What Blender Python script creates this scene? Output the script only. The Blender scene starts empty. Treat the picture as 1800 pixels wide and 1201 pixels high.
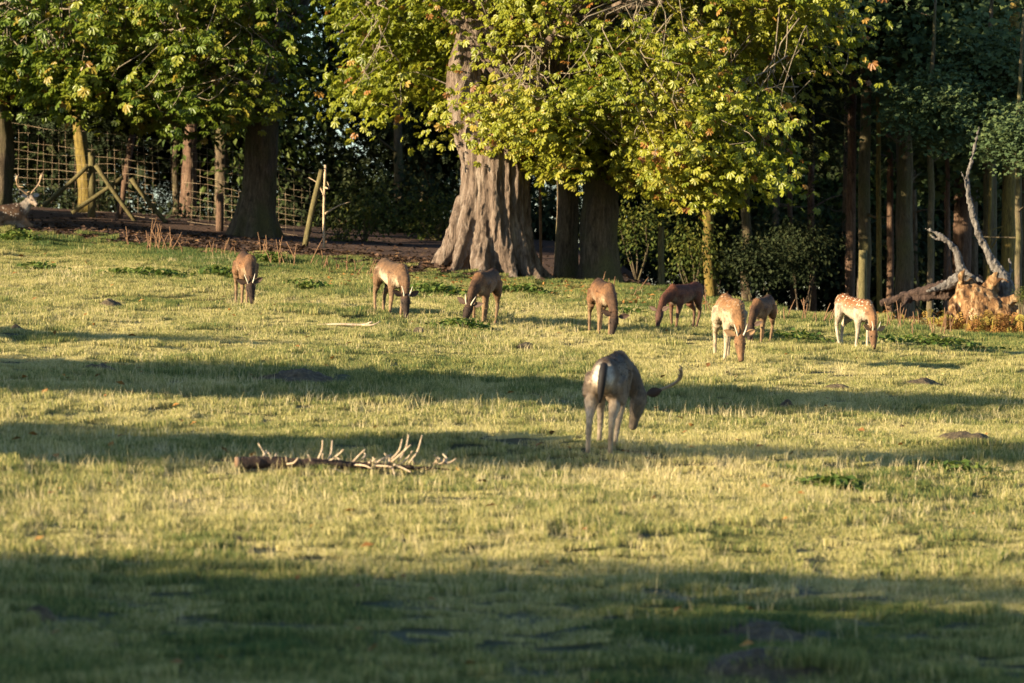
import bpy, math, random
import numpy as np
from mathutils import Vector, Matrix, Euler, Quaternion
from mathutils.kdtree import KDTree

R = math.radians
SC = bpy.context.scene
COL = SC.collection
random.seed(11)
RNG = np.random.default_rng(11)

# ------------------------------------------------------------------ camera, sky, sun, exposure
F = 8000.0                                    # focal length in photo pixels (1800 wide)
cam_d = bpy.data.cameras.new('camera')
cam = bpy.data.objects.new('camera', cam_d)
COL.objects.link(cam)
cam.location = (0, 0, 0)
cam.rotation_euler = (R(90), 0, 0)
cam_d.sensor_width = 36.0
cam_d.lens = 36.0 * F / 1800.0
cam_d.clip_start = 0.5
cam_d.clip_end = 6000
cam_d.dof.use_dof = True
cam_d.dof.focus_distance = 61.0
cam_d.dof.aperture_fstop = 3.3
SC.camera = cam

SUN_EL, SUN_AZ = 14.0, 30.0                   # elevation; light travels towards +X turned by AZ towards +Y
world = bpy.data.worlds.new('World')
SC.world = world
world.use_nodes = True
wn = world.node_tree.nodes
bg = wn['Background']
sky = wn.new('ShaderNodeTexSky')
sky.sky_type = 'NISHITA'
sky.sun_disc = False
sky.sun_elevation = R(SUN_EL)
sun_to = Vector((-math.cos(R(SUN_AZ)) * math.cos(R(SUN_EL)), -math.sin(R(SUN_AZ)) * math.cos(R(SUN_EL)), math.sin(R(SUN_EL))))
sky.sun_rotation = math.atan2(sun_to.x, sun_to.y)
sky.air_density = 1.0
sky.dust_density = 0.3
sky.ozone_density = 3.0
world.node_tree.links.new(sky.outputs[0], bg.inputs[0])
bg.inputs[1].default_value = 0.085

sd = bpy.data.lights.new('sun', 'SUN')
sd.energy = 5.0
sd.angle = R(0.5)
sd.color = (1.0, 0.84, 0.58)
sun = bpy.data.objects.new('sun', sd)
COL.objects.link(sun)
sun.rotation_euler = (-sun_to).to_track_quat('-Z', 'Y').to_euler()

SC.view_settings.view_transform = 'Standard'
SC.view_settings.look = 'None'
SC.view_settings.gamma = 1.0
SC.view_settings.exposure = 1.8
SC.view_settings.use_curve_mapping = False
SC.render.engine = 'CYCLES'
SC.cycles.max_bounces = 5
SC.cycles.diffuse_bounces = 3
SC.cycles.glossy_bounces = 2
SC.cycles.transmission_bounces = 3

# ------------------------------------------------------------------ small maths
def _hash(ix, iy, s):
    h = (ix * 374761393 + iy * 668265263 + s * 982451653) & 0xFFFFFFFF
    h = ((h ^ (h >> 13)) * 1274126177) & 0xFFFFFFFF
    return ((h ^ (h >> 16)) & 0xFFFF) / 65535.0

def vn(x, y, s=0):
    """smooth value noise 0..1, works on arrays"""
    x = np.asarray(x, float); y = np.asarray(y, float)
    ix = np.floor(x).astype(np.int64); iy = np.floor(y).astype(np.int64)
    fx = x - ix; fy = y - iy
    fx = fx * fx * (3 - 2 * fx); fy = fy * fy * (3 - 2 * fy)
    a = _hash(ix, iy, s); b = _hash(ix + 1, iy, s); c = _hash(ix, iy + 1, s); d = _hash(ix + 1, iy + 1, s)
    return (a * (1 - fx) + b * fx) * (1 - fy) + (c * (1 - fx) + d * fx) * fy

def sstep(a, b, x):
    t = np.clip((np.asarray(x, float) - a) / (b - a), 0, 1)
    return t * t * (3 - 2 * t)

EX = np.array([-40, -14, -9.07, -5.98, -2.92, -1.19, 1.94, 3.27, 4.94, 7.76, 14, 40])
EY = np.array([86, 82, 80.6, 79.7, 77.8, 76.3, 77.6, 74.8, 71.8, 69, 66, 60])
def edge(x):
    return np.interp(x, EX, EY)

BUMPS = []      # (x, y, rx, ry, h) low grassy swells that belong to the ground
def gz(x, y):
    x = np.asarray(x, float); y = np.asarray(y, float)
    xe = 50 * np.tanh(x / 50)
    ye = np.where(y < 20, 20 + 12 * np.tanh((y - 20) / 60), np.where(y > 96, 96 + 8 * np.tanh((y - 96) / 30) - np.clip(y - 120, 0, 500) * .5, y))
    z = 0.05975 * ye - 0.07 * xe - 3.5875
    z = z + (vn(x / 2.6, y / 3.4, 1) - .5) * .10 + (vn(x / .9, y / 1.1, 2) - .5) * .035
    s = y - (edge(x) + 1.2)
    z = z - np.clip(s * .11, 0, 2.2) * sstep(1.5, 4.5, x)
    z = z + .16 * np.exp(-((y - edge(x) - 2.2) / 1.6) ** 2) * (1 - sstep(-2.0, .5, x))
    for (bx, by, rx, ry, h) in BUMPS:
        z = z + h * np.exp(-(((x - bx) / rx) ** 2 + ((y - by) / ry) ** 2))
    return z

def P(px, py, d):
    return Vector(((px - 900) / F * d, d, (600.5 - py) / F * d))

def gd(px, row):
    return 28700.0 / (row - (122 + 0.07 * (px - 900)))

def G(px, row):
    """the spot of ground seen at that place in the photograph"""
    d = gd(px, row)
    x = (px - 900) / F * d
    return Vector((x, d, float(gz(x, d))))

def gnormal(x, y):
    e = .4
    return Vector((-(float(gz(x + e, y)) - float(gz(x - e, y))) / (2 * e), -(float(gz(x, y + e)) - float(gz(x, y - e))) / (2 * e), 1)).normalized()

for (px, row, rx, ry, h) in ((900, 790, 2.2, .9, .13), (540, 668, 1.0, .6, .12), (545, 552, .7, .9, .10), (1330, 1112, .45, .35, .10), (1360, 1185, .5, .4, .12), (1700, 792, .8, .7, .06)):
    g = G(px, row); BUMPS.append((g.x, g.y, rx, ry, h))

# ------------------------------------------------------------------ materials
def mat(name):
    m = bpy.data.materials.new(name); m.use_nodes = True
    nt = m.node_tree; b = nt.nodes['Principled BSDF']
    b.inputs['Roughness'].default_value = .85
    b.inputs['Specular IOR Level'].default_value = .25
    return m, nt, b

def ramp(nt, fac, stops):
    r = nt.nodes.new('ShaderNodeValToRGB')
    els = r.color_ramp.elements
    while len(els) < len(stops): els.new(.5)
    for e, (p, c) in zip(els, stops):
        e.position = p; e.color = (*c, 1)
    nt.links.new(fac, r.inputs[0]); return r.outputs[0]

def noise(nt, scale, detail=4, rough=.6, vec=None, dist=0):
    n = nt.nodes.new('ShaderNodeTexNoise'); n.inputs['Scale'].default_value = scale
    n.inputs['Detail'].default_value = detail; n.inputs['Roughness'].default_value = rough
    n.inputs['Distortion'].default_value = dist
    if vec is not None: nt.links.new(vec, n.inputs['Vector'])
    return n.outputs[0]

def mixc(nt, fac, a, b, mode='MIX'):
    m = nt.nodes.new('ShaderNodeMix'); m.data_type = 'RGBA'; m.blend_type = mode
    for s, v in ((m.inputs[0], fac), (m.inputs[6], a), (m.inputs[7], b)):
        if hasattr(v, 'is_output'): nt.links.new(v, s)
        elif isinstance(v, tuple): s.default_value = (*v, 1)
        else: s.default_value = v
    return m.outputs[2]

def math_(nt, op, a, b=0.0, clamp=False):
    m = nt.nodes.new('ShaderNodeMath'); m.operation = op; m.use_clamp = clamp
    for s, v in ((m.inputs[0], a), (m.inputs[1], b)):
        if hasattr(v, 'is_output'): nt.links.new(v, s)
        else: s.default_value = v
    return m.outputs[0]

def attr(nt, name, kind='GEOMETRY', out='Fac'):
    a = nt.nodes.new('ShaderNodeAttribute'); a.attribute_name = name; a.attribute_type = kind
    return a.outputs[out]

def coords(nt, which='Object', scale=(1, 1, 1)):
    t = nt.nodes.new('ShaderNodeTexCoord'); mp = nt.nodes.new('ShaderNodeMapping')
    mp.inputs['Scale'].default_value = scale
    nt.links.new(t.outputs[which], mp.inputs[0]); return mp.outputs[0]

def bump(nt, b, h, strength=.5, dist=.05):
    n = nt.nodes.new('ShaderNodeBump'); n.inputs['Strength'].default_value = strength; n.inputs['Distance'].default_value = dist
    nt.links.new(h, n.inputs['Height']); nt.links.new(n.outputs[0], b.inputs['Normal'])

def leaf_mat(name, stops, trans=.35, rough=.5, spec=.35):
    """thin leaf: colour picked per leaf by the 'tint' attribute, some light passes through"""
    m, nt, b = mat(name)
    c = ramp(nt, attr(nt, 'tint'), stops)
    n = noise(nt, 9.0, 2, .6, coords(nt))
    c2 = mixc(nt, math_(nt, 'MULTIPLY', n, .5), c, (.5, .5, .5), 'MULTIPLY')
    nt.links.new(c2, b.inputs['Base Color'])
    b.inputs['Roughness'].default_value = rough
    b.inputs['Specular IOR Level'].default_value = spec
    t = nt.nodes.new('ShaderNodeBsdfTranslucent'); nt.links.new(mixc(nt, .5, c, (1.0, .95, .35), 'MULTIPLY'), t.inputs[0])
    mx = nt.nodes.new('ShaderNodeMixShader'); mx.inputs[0].default_value = trans
    nt.links.new(b.outputs[0], mx.inputs[1]); nt.links.new(t.outputs[0], mx.inputs[2])
    nt.links.new(mx.outputs[0], nt.nodes['Material Output'].inputs[0])
    return m

def bark_mat(name, dark, mid, pale, sc=1.0, moss=None, relief=.04):
    m, nt, b = mat(name)
    v = coords(nt, 'Object', (6 * sc, 6 * sc, 1.1 * sc))
    n1 = noise(nt, 1.6, 6, .65, v, .6); n2 = noise(nt, .9, 3, .5, coords(nt, 'Object', (sc, sc, sc * .6)))
    c = ramp(nt, n1, ((.30, dark), (.5, mid), (.72, pale)))
    if moss: c = mixc(nt, math_(nt, 'MULTIPLY', math_(nt, 'SUBTRACT', n2, .42, True), 5.0, True), c, moss)
    fine = noise(nt, 2.2, 5, .7, coords(nt, 'Object', (19 * sc, 19 * sc, 3.4 * sc)), .4)
    c = mixc(nt, .8, c, ramp(nt, fine, ((.32, (.38, .36, .34)), (.5, (1, 1, 1)), (.7, (1.35, 1.3, 1.25)))), 'MULTIPLY')
    nt.links.new(c, b.inputs['Base Color']); bump(nt, b, math_(nt, 'ADD', n1, math_(nt, 'MULTIPLY', fine, .5)), 1.0, relief); b.inputs['Roughness'].default_value = .9
    return m

M = {}
M['chest_leaf'] = leaf_mat('chestnut_leaf', ((0, (.11, .15, .012)), (.30, (.21, .235, .02)), (.58, (.31, .31, .032)), (.84, (.40, .34, .05)), (.93, (.42, .20, .05)), (1, (.22, .09, .03))), .42, .38)
M['chest_leaf2'] = leaf_mat('chestnut_leaf_green', ((0, (.08, .13, .016)), (.45, (.16, .21, .024)), (.80, (.28, .28, .035)), (.94, (.36, .27, .05)), (1, (.26, .12, .03))), .42, .38)
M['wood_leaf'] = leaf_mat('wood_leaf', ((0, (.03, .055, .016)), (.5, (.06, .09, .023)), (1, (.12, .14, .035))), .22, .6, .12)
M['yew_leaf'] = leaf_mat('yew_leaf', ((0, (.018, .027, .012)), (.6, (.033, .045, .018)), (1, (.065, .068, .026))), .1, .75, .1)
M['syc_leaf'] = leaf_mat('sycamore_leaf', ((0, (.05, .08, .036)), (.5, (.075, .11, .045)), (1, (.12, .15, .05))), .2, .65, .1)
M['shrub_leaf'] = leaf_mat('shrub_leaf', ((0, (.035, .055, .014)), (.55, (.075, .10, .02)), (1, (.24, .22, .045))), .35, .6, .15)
M['weed_leaf'] = leaf_mat('weed_leaf', ((0, (.055, .10, .02)), (.6, (.115, .165, .032)), (1, (.20, .225, .05))), .35, .6, .15)
M['litter'] = leaf_mat('fallen_leaf', ((0, (.05, .032, .022)), (.55, (.092, .054, .036)), (.90, (.14, .075, .042)), (1, (.26, .15, .06))), .1, .8, .12)
M['orange_leaf'] = leaf_mat('orange_leaf', ((0, (.20, .09, .03)), (1, (.42, .20, .05))), .15, .7, .15)
M['bracken'] = leaf_mat('dead_bracken', ((0, (.14, .06, .02)), (.6, (.30, .15, .045)), (1, (.36, .30, .06))), .25, .8, .1)
M['bark_old'] = bark_mat('chestnut_bark', (.045, .030, .021), (.16, .112, .08), (.31, .25, .195), 1.0, None, .09)
M['bark'] = bark_mat('wood_bark', (.038, .026, .016), (.10, .072, .045), (.18, .135, .085), 2.0, (.10, .088, .036), .03)
M['bark_green'] = bark_mat('mossy_bark', (.06, .04, .012), (.15, .105, .025), (.24, .17, .04), 2.0, None, .02)
M['bark_red'] = bark_mat('pine_bark', (.045, .026, .017), (.12, .07, .044), (.20, .13, .085), 2.0, None, .03)
M['bark_tan'] = bark_mat('tan_bark', (.045, .032, .018), (.11, .08, .048), (.19, .14, .085), 2.0, None, .02)
M['twig'] = bark_mat('twig_bark', (.10, .08, .05), (.20, .16, .11), (.31, .26, .19), 4.0, None, .01)
M['dead'] = bark_mat('weathered_deadwood', (.04, .034, .029), (.13, .112, .096), (.26, .235, .205), 2.5, None, .03)
M['stub'] = bark_mat('stripped_branch', (.28, .19, .12), (.46, .34, .22), (.60, .48, .34), 6.0, None, .008)
M['log'] = bark_mat('rough_log_bark', (.02, .012, .009), (.06, .036, .026), (.13, .085, .06), 5.0, None, .03)
M['cut'] = bark_mat('cut_wood', (.20, .11, .06), (.34, .20, .11), (.42, .28, .17), 8.0, None, .005)
M['post'] = bark_mat('post_wood', (.05, .04, .018), (.11, .09, .036), (.18, .15, .07), 4.0, None, .01)
M['stalk'] = bark_mat('dead_stalk', (.10, .05, .026), (.19, .10, .05), (.30, .19, .10), 9.0, None, .004)
def _wire():
    m, nt, b = mat('rusty_wire')
    nt.links.new(ramp(nt, noise(nt, 5, 3, .6, coords(nt)), ((.3, (.20, .13, .07)), (.7, (.42, .32, .21)))), b.inputs['Base Color'])
    b.inputs['Roughness'].default_value = .6
    return m
M['wire'] = _wire()
def _rootplate():
    m, nt, b = mat('torn_root_wood')
    v = coords(nt, 'Object', (2.2, 1.5, .8))
    c = ramp(nt, noise(nt, 4.5, 6, .65, v, .8), ((.33, (.03, .014, .006)), (.46, (.15, .072, .026)), (.58, (.32, .19, .085)), (.70, (.52, .37, .21))))
    nt.links.new(c, b.inputs['Base Color']); bump(nt, b, noise(nt, 7, 6, .7, v), 1, .08)
    return m
M['rootplate'] = _rootplate()
def _soil():
    m, nt, b = mat('molehill_soil')
    n = noise(nt, 16, 6, .7, coords(nt))
    c = ramp(nt, n, ((.3, (.032, .024, .014)), (.52, (.10, .072, .04)), (.72, (.19, .14, .07))))
    nt.links.new(c, b.inputs['Base Color']); bump(nt, b, n, 1, .06)
    return m
M['soil'] = _soil()
def _ground():
    m, nt, b = mat('turf_ground')
    v = coords(nt)
    n1 = noise(nt, 3.0, 6, .7, v); n2 = noise(nt, 14, 4, .7, v)
    turf = ramp(nt, n1, ((.3, (.030, .040, .012)), (.55, (.060, .056, .020)), (.75, (.095, .066, .034))))
    lit = ramp(nt, n2, ((.3, (.035, .021, .015)), (.55, (.095, .054, .037)), (.75, (.16, .09, .058))))
    nt.links.new(mixc(nt, attr(nt, 'litter'), turf, lit), b.inputs['Base Color'])
    bump(nt, b, n2, .8, .05)
    return m
M['ground'] = _ground()
def _grass(name, g0, g1, d0, d1, bias):
    """blade: green to straw by the patch's 'dry' value, plus a random shift for each blade"""
    m, nt, b = mat(name)
    geo = nt.nodes.new('ShaderNodeNewGeometry')
    rnd = geo.outputs['Random Per Island']
    dry = attr(nt, 'dry', 'INSTANCER')
    f = math_(nt, 'ADD', math_(nt, 'ADD', dry, bias), math_(nt, 'MULTIPLY', math_(nt, 'SUBTRACT', rnd, .5), .95), True)
    c = ramp(nt, f, ((0, g0), (.4, g1), (.68, d0), (1, d1)))
    nt.links.new(c, b.inputs['Base Color']); b.inputs['Roughness'].default_value = .65; b.inputs['Specular IOR Level'].default_value = .15
    t = nt.nodes.new('ShaderNodeBsdfTranslucent'); nt.links.new(c, t.inputs[0])
    mx = nt.nodes.new('ShaderNodeMixShader'); mx.inputs[0].default_value = .3
    nt.links.new(b.outputs[0], mx.inputs[1]); nt.links.new(t.outputs[0], mx.inputs[2])
    nt.links.new(mx.outputs[0], nt.nodes['Material Output'].inputs[0])
    return m
M['grass'] = _grass('meadow_grass', (.060, .105, .030), (.165, .178, .045), (.36, .31, .095), (.52, .435, .195), 0.04)
M['straw'] = _grass('straw_grass', (.16, .16, .04), (.32, .26, .09), (.48, .38, .17), (.58, .47, .25), .15)
def _deer():
    m, nt, b = mat('deer_coat')
    a = nt.nodes.new('ShaderNodeAttribute'); a.attribute_name = 'coat'
    v = coords(nt)
    n = noise(nt, 34, 5, .75, coords(nt, 'Object', (1, 1, .45)))
    nb = noise(nt, 7, 3, .6, v)
    c = mixc(nt, .75, a.outputs['Color'], ramp(nt, n, ((.25, (.30, .28, .27)), (.52, (.92, .92, .92)), (.75, (1.6, 1.5, 1.35)))), 'MULTIPLY')
    c = mixc(nt, .65, c, ramp(nt, nb, ((.32, (.35, .33, .32)), (.5, (1, 1, 1)), (.68, (1.35, 1.28, 1.2)))), 'MULTIPLY')
    vo = nt.nodes.new('ShaderNodeTexVoronoi'); vo.inputs['Scale'].default_value = 19.0; nt.links.new(v, vo.inputs['Vector'])
    spot = math_(nt, 'MULTIPLY', math_(nt, 'LESS_THAN', vo.outputs['Distance'], .29), attr(nt, 'spot'))
    c = mixc(nt, math_(nt, 'MULTIPLY', spot, .8), c, (.55, .46, .34))
    nt.links.new(c, b.inputs['Base Color'])
    bump(nt, b, n, .7, .012)
    b.inputs['Roughness'].default_value = .8
    b.inputs['Sheen Weight'].default_value = .0; b.inputs['Sheen Tint'].default_value = (1, .85, .6, 1)
    return m
M['deer'] = _deer()
def plain(name, c, rough=.7):
    m, nt, b = mat(name)
    n = noise(nt, 20, 3, .6, coords(nt))
    nt.links.new(mixc(nt, n, tuple(x * .75 for x in c), tuple(min(1, x * 1.2) for x in c)), b.inputs['Base Color'])
    b.inputs['Roughness'].default_value = rough
    return m
M['antler'] = plain('antler_horn', (.30, .20, .115), .55)
M['antler_pale'] = plain('pale_antler', (.52, .44, .32), .5)
M['eye'] = plain('dark_eye', (.012, .009, .007), .15)
M['ear_dark'] = plain('ear_dark', (.07, .042, .028))
M['ear_tan'] = plain('ear_tan', (.34, .20, .10))
M['ear_grey'] = plain('ear_grey', (.34, .29, .24))
M['hay'] = M['stalk']

# ------------------------------------------------------------------ mesh helpers
def tag(o, label=None, cat=None, group=None, kind=None):
    for k, v in (('label', label), ('category', cat), ('group', group), ('kind', kind)):
        if v: o[k] = v
    return o

def empty(name, loc=(0, 0, 0), label=None, cat=None, group=None):
    o = bpy.data.objects.new(name, None); COL.objects.link(o); o.location = loc
    o.empty_display_size = .2
    return tag(o, label, cat, group)

def link(name, me, m=None, parent=None, loc=None):
    o = bpy.data.objects.new(name, me); COL.objects.link(o)
    if m is not None and not me.materials: me.materials.append(m)
    if parent is not None: o.parent = parent
    if loc is not None: o.location = loc
    return o

def tube(pts, rad, sides=8, up=(0, 0, 1), rs=None, cap=True):
    """swept ring tube -> (verts, faces, ringinfo). rad: along 'up', rs: sideways radius"""
    pts = np.array([tuple(p) for p in pts], float); n = len(pts)
    rad = np.broadcast_to(np.asarray(rad, float), (n,)); rs = rad if rs is None else np.broadcast_to(np.asarray(rs, float), (n,))
    T = np.gradient(pts, axis=0); T /= np.maximum(np.linalg.norm(T, axis=1, keepdims=True), 1e-9)
    V = []; u0 = np.array(up, float)
    a = np.arange(sides) / sides * 2 * np.pi
    for i in range(n):
        t = T[i]
        u = u0 - t * np.dot(u0, t)
        if np.linalg.norm(u) < .05:
            u = np.array((1.0, 0, 0)) - t * t[0]
        u /= np.linalg.norm(u); s = np.cross(t, u)
        V.append(pts[i] + np.cos(a)[:, None] * u * rad[i] + np.sin(a)[:, None] * s * rs[i])
        u0 = u if abs(np.dot(np.array(up, float), t)) > .9 else np.array(up, float)
    V = np.concatenate(V)
    Fs = []
    for i in range(n - 1):
        for k in range(sides):
            k2 = (k + 1) % sides
            Fs.append((i * sides + k, i * sides + k2, (i + 1) * sides + k2, (i + 1) * sides + k))
    if cap:
        Fs.append(tuple(range(sides))[::-1]); Fs.append(tuple((n - 1) * sides + k for k in range(sides)))
    return V, Fs, np.tile(a, n), np.repeat(np.linspace(0, 1, n), sides)

def smooth_path(pts, n):
    """Catmull-Rom through the points (any width), n samples"""
    p = np.array([tuple(q) for q in pts], float)
    if len(p) == 2: return p[0] + (p[1] - p[0]) * np.linspace(0, 1, n)[:, None]
    q = np.vstack([2 * p[0] - p[1], p, 2 * p[-1] - p[-2]])
    out = []
    for t in np.linspace(0, len(p) - 1 - 1e-6, n):
        i = int(t); f = t - i; a, b, c, d = q[i], q[i + 1], q[i + 2], q[i + 3]
        out.append(.5 * (2 * b + (c - a) * f + (2 * a - 5 * b + 4 * c - d) * f * f + (3 * b - a - 3 * c + d) * f ** 3))
    return np.array(out)

class MB:
    def __init__(s): s.v = []; s.f = []; s.n = 0
    def add(s, V, Fs):
        s.v.append(np.asarray(V, float)); s.f += [tuple(i + s.n for i in f) for f in Fs]; s.n += len(V)
    def tube(s, pts, rad, sides=6, n=None, **k):
        if n:
            w = np.column_stack([np.array([tuple(p) for p in pts], float), np.broadcast_to(np.asarray(rad, float), (len(pts),))])
            w = smooth_path(w, n); pts = w[:, :3]; rad = np.maximum(w[:, 3], .0008)
        V, Fs, _, _ = tube(pts, rad, sides, **k); s.add(V, Fs)
    def mesh(s, name, smooth=True):
        me = bpy.data.meshes.new(name); me.from_pydata(np.concatenate(s.v).tolist(), [], s.f)
        if smooth: me.shade_smooth()
        me.update(); return me
    def build(s, name, m, parent=None, loc=None, smooth=True):
        return link(name, s.mesh(name, smooth), m, parent, loc)

def organic(name, tubes, voxel, smooth, m, parent=None, disp=None, colour=False):
    """tubes (verts, faces[, rgba per vert]) fused to one continuous surface by voxel remesh; colours carried over"""
    mb = MB(); cols = []
    for t in tubes:
        mb.add(t[0], t[1])
        if colour: cols.append(t[2])
    me = mb.mesh(name + '_src', False)
    o = bpy.data.objects.new(name + '_src', me); COL.objects.link(o)
    r = o.modifiers.new('r', 'REMESH'); r.mode = 'VOXEL'; r.voxel_size = voxel; r.adaptivity = 0
    if smooth:
        sm = o.modifiers.new('s', 'SMOOTH'); sm.factor = .5; sm.iterations = smooth
    dg = bpy.context.evaluated_depsgraph_get()
    out = bpy.data.meshes.new_from_object(o.evaluated_get(dg))
    out.name = name
    bpy.data.objects.remove(o); 
    nv = len(out.vertices); co = np.empty(nv * 3); out.vertices.foreach_get('co', co); co = co.reshape(-1, 3)
    if colour:
        src = np.concatenate(mb.v); cc = np.concatenate(cols)
        kd = KDTree(len(src))
        for i, p in enumerate(src): kd.insert(p, i)
        kd.balance()
        res = np.zeros((nv, 4))
        for i in range(nv):
            ws = 0
            for (_, j, dd) in kd.find_n(co[i], 4):
                w = 1 / (dd * dd + 1e-5); res[i] += cc[j] * w; ws += w
            res[i] /= ws
        a = out.attributes.new('coat', 'FLOAT_COLOR', 'POINT')
        a.data.foreach_set('color', np.column_stack([res[:, :3], np.ones(nv)]).astype(np.float32).ravel())
        b = out.attributes.new('spot', 'FLOAT', 'POINT'); b.data.foreach_set('value', res[:, 3].astype(np.float32))
    if disp is not None:
        no = np.empty(nv * 3); out.vertices.foreach_get('normal', no); no = no.reshape(-1, 3)
        co = co + no * disp(co)[:, None]
        out.vertices.foreach_set('co', co.ravel())
    out.materials.clear(); out.shade_smooth(); out.update()
    bpy.data.meshes.remove(me)
    return link(name, out, m, parent)

# leaf templates: verts, faces, leaf points +X, normal +Z
def kite(L, W, ang=0, droop=.0, fold=.25, wide=.62, org=(0, 0, 0)):
    v = np.array([(0, 0, 0), (L * wide, W / 2, W * fold - droop * .3), (L, 0, -droop), (L * wide, -W / 2, W * fold - droop * .3)], float)
    c, s = math.cos(ang), math.sin(ang)
    return np.column_stack([v[:, 0] * c - v[:, 1] * s, v[:, 0] * s + v[:, 1] * c, v[:, 2]]) + np.array(org)
def palmate():
    V = []; Fs = []
    for k, (a, L) in enumerate(((0, 1.0), (38, .97), (-38, .97), (78, .82), (-78, .82), (118, .58), (-118, .58))):
        b = len(V) * 6; l, w, dr = .56 * L, .27 * L, .20 * L; c, q = math.cos(R(a)), math.sin(R(a))
        v = np.array([(0, 0, 0), (l * .60, w * .5, w * .16 - dr * .25), (l * .90, w * .36, w * .10 - dr * .7), (l, 0, -dr), (l * .90, -w * .36, w * .10 - dr * .7), (l * .60, -w * .5, w * .16 - dr * .25)])
        V.append(np.column_stack([v[:, 0] * c - v[:, 1] * q, v[:, 0] * q + v[:, 1] * c, v[:, 2]])); Fs += [(b, b + 1, b + 2), (b, b + 2, b + 3), (b, b + 3, b + 4), (b, b + 4, b + 5)]
    return np.concatenate(V), Fs
def simple_leaf(W=.55, droop=.15):
    return kite(1, W, 0, droop, .18, .5) - np.array((.2, 0, 0)), [(0, 1, 2), (0, 2, 3)]
def lobed():
    V = []; Fs = []
    for a, L in ((0, 1.0), (62, .8), (-62, .8)):
        b = len(V) * 4; V.append(kite(.62 * L, .46 * L, R(a), .1 * L, .12, .55)); Fs += [(b, b + 1, b + 2), (b, b + 2, b + 3)]
    return np.concatenate(V), Fs
def spray():
    """a flat conifer spray of narrow leaflets"""
    V = []; Fs = []
    for i in range(5):
        for s in (1, -1):
            b = len(V) * 4; V.append(kite(.45 - .05 * i, .13, R(48) * s, .05, .1, .5, (i * .18 - .3, 0, -.02 * i * i))); Fs += [(b, b + 1, b + 2), (b, b + 2, b + 3)]
    return np.concatenate(V), Fs
PALM, SIMPLE, LOBED, SPRAY = palmate(), simple_leaf(), lobed(), spray()

def rotations(yaw, pitch, roll):
    cy, sy, cp, sp, cr, sr = np.cos(yaw), np.sin(yaw), np.cos(pitch), np.sin(pitch), np.cos(roll), np.sin(roll)
    o = np.empty((len(yaw), 3, 3))
    o[:, 0, 0] = cy * cp; o[:, 0, 1] = cy * sp * sr - sy * cr; o[:, 0, 2] = cy * sp * cr + sy * sr
    o[:, 1, 0] = sy * cp; o[:, 1, 1] = sy * sp * sr + cy * cr; o[:, 1, 2] = sy * sp * cr - cy * sr
    o[:, 2, 0] = -sp; o[:, 2, 1] = cp * sr; o[:, 2, 2] = cp * cr
    return o

def leaf_mesh(name, pos, rot, size, tint, tmpl):
    tv, tf = tmpl; n = len(pos); k = len(tv)
    V = np.einsum('nij,kj->nki', rot, tv) * np.asarray(size)[:, None, None] + np.asarray(pos)[:, None, :]
    me = bpy.data.meshes.new(name)
    tri = np.array(tf); nf = len(tri)
    idx = (np.arange(n)[:, None, None] * k + tri[None]).reshape(-1)
    me.vertices.add(n * k); me.vertices.foreach_set('co', V.ravel().astype(np.float32))
    me.loops.add(len(idx)); me.loops.foreach_set('vertex_index', idx.astype(np.int32))
    me.polygons.add(n * nf); me.polygons.foreach_set('loop_start', np.arange(0, n * nf * 3, 3, dtype=np.int32))
    a = me.attributes.new('tint', 'FLOAT', 'POINT'); a.data.foreach_set('value', np.repeat(np.clip(tint, 0, 1), k).astype(np.float32))
    me.update(calc_edges=True); return me

# ------------------------------------------------------------------ ground
def axis(dense0, dense1, step, far0, far1):
    c = list(np.arange(dense0, dense1 + 1e-6, step))
    s = step; x = dense1
    while x < far1: s *= 1.22; x += s; c.append(x)
    s = step; x = dense0
    while x > far0: s *= 1.22; x -= s; c.insert(0, x)
    return np.array(c)
def build_ground():
    xs = axis(-11.5, 10, .17, -3500, 3500); ys = axis(22, 96, .26, -3000, 4500)
    X, Y = np.meshgrid(xs, ys); Z = gz(X, Y)
    me = bpy.data.meshes.new('ground'); nx, ny = len(xs), len(ys)
    V = np.column_stack([X.ravel(), Y.ravel(), Z.ravel()])
    i = (np.arange(ny - 1)[:, None] * nx + np.arange(nx - 1)[None]).ravel()
    me.from_pydata(V.tolist(), [], np.column_stack([i, i + 1, i + 1 + nx, i + nx]).tolist())
    e = V[:, 1] - edge(V[:, 0]) + (vn(V[:, 0] / .6, V[:, 1] / .9, 5) - .5) * 1.0
    a = me.attributes.new('litter', 'FLOAT', 'POINT'); a.data.foreach_set('value', sstep(-.2, .5, e).astype(np.float32))
    me.shade_smooth(); o = link('ground', me, M['ground']); o['kind'] = 'structure'
build_ground()

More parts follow.
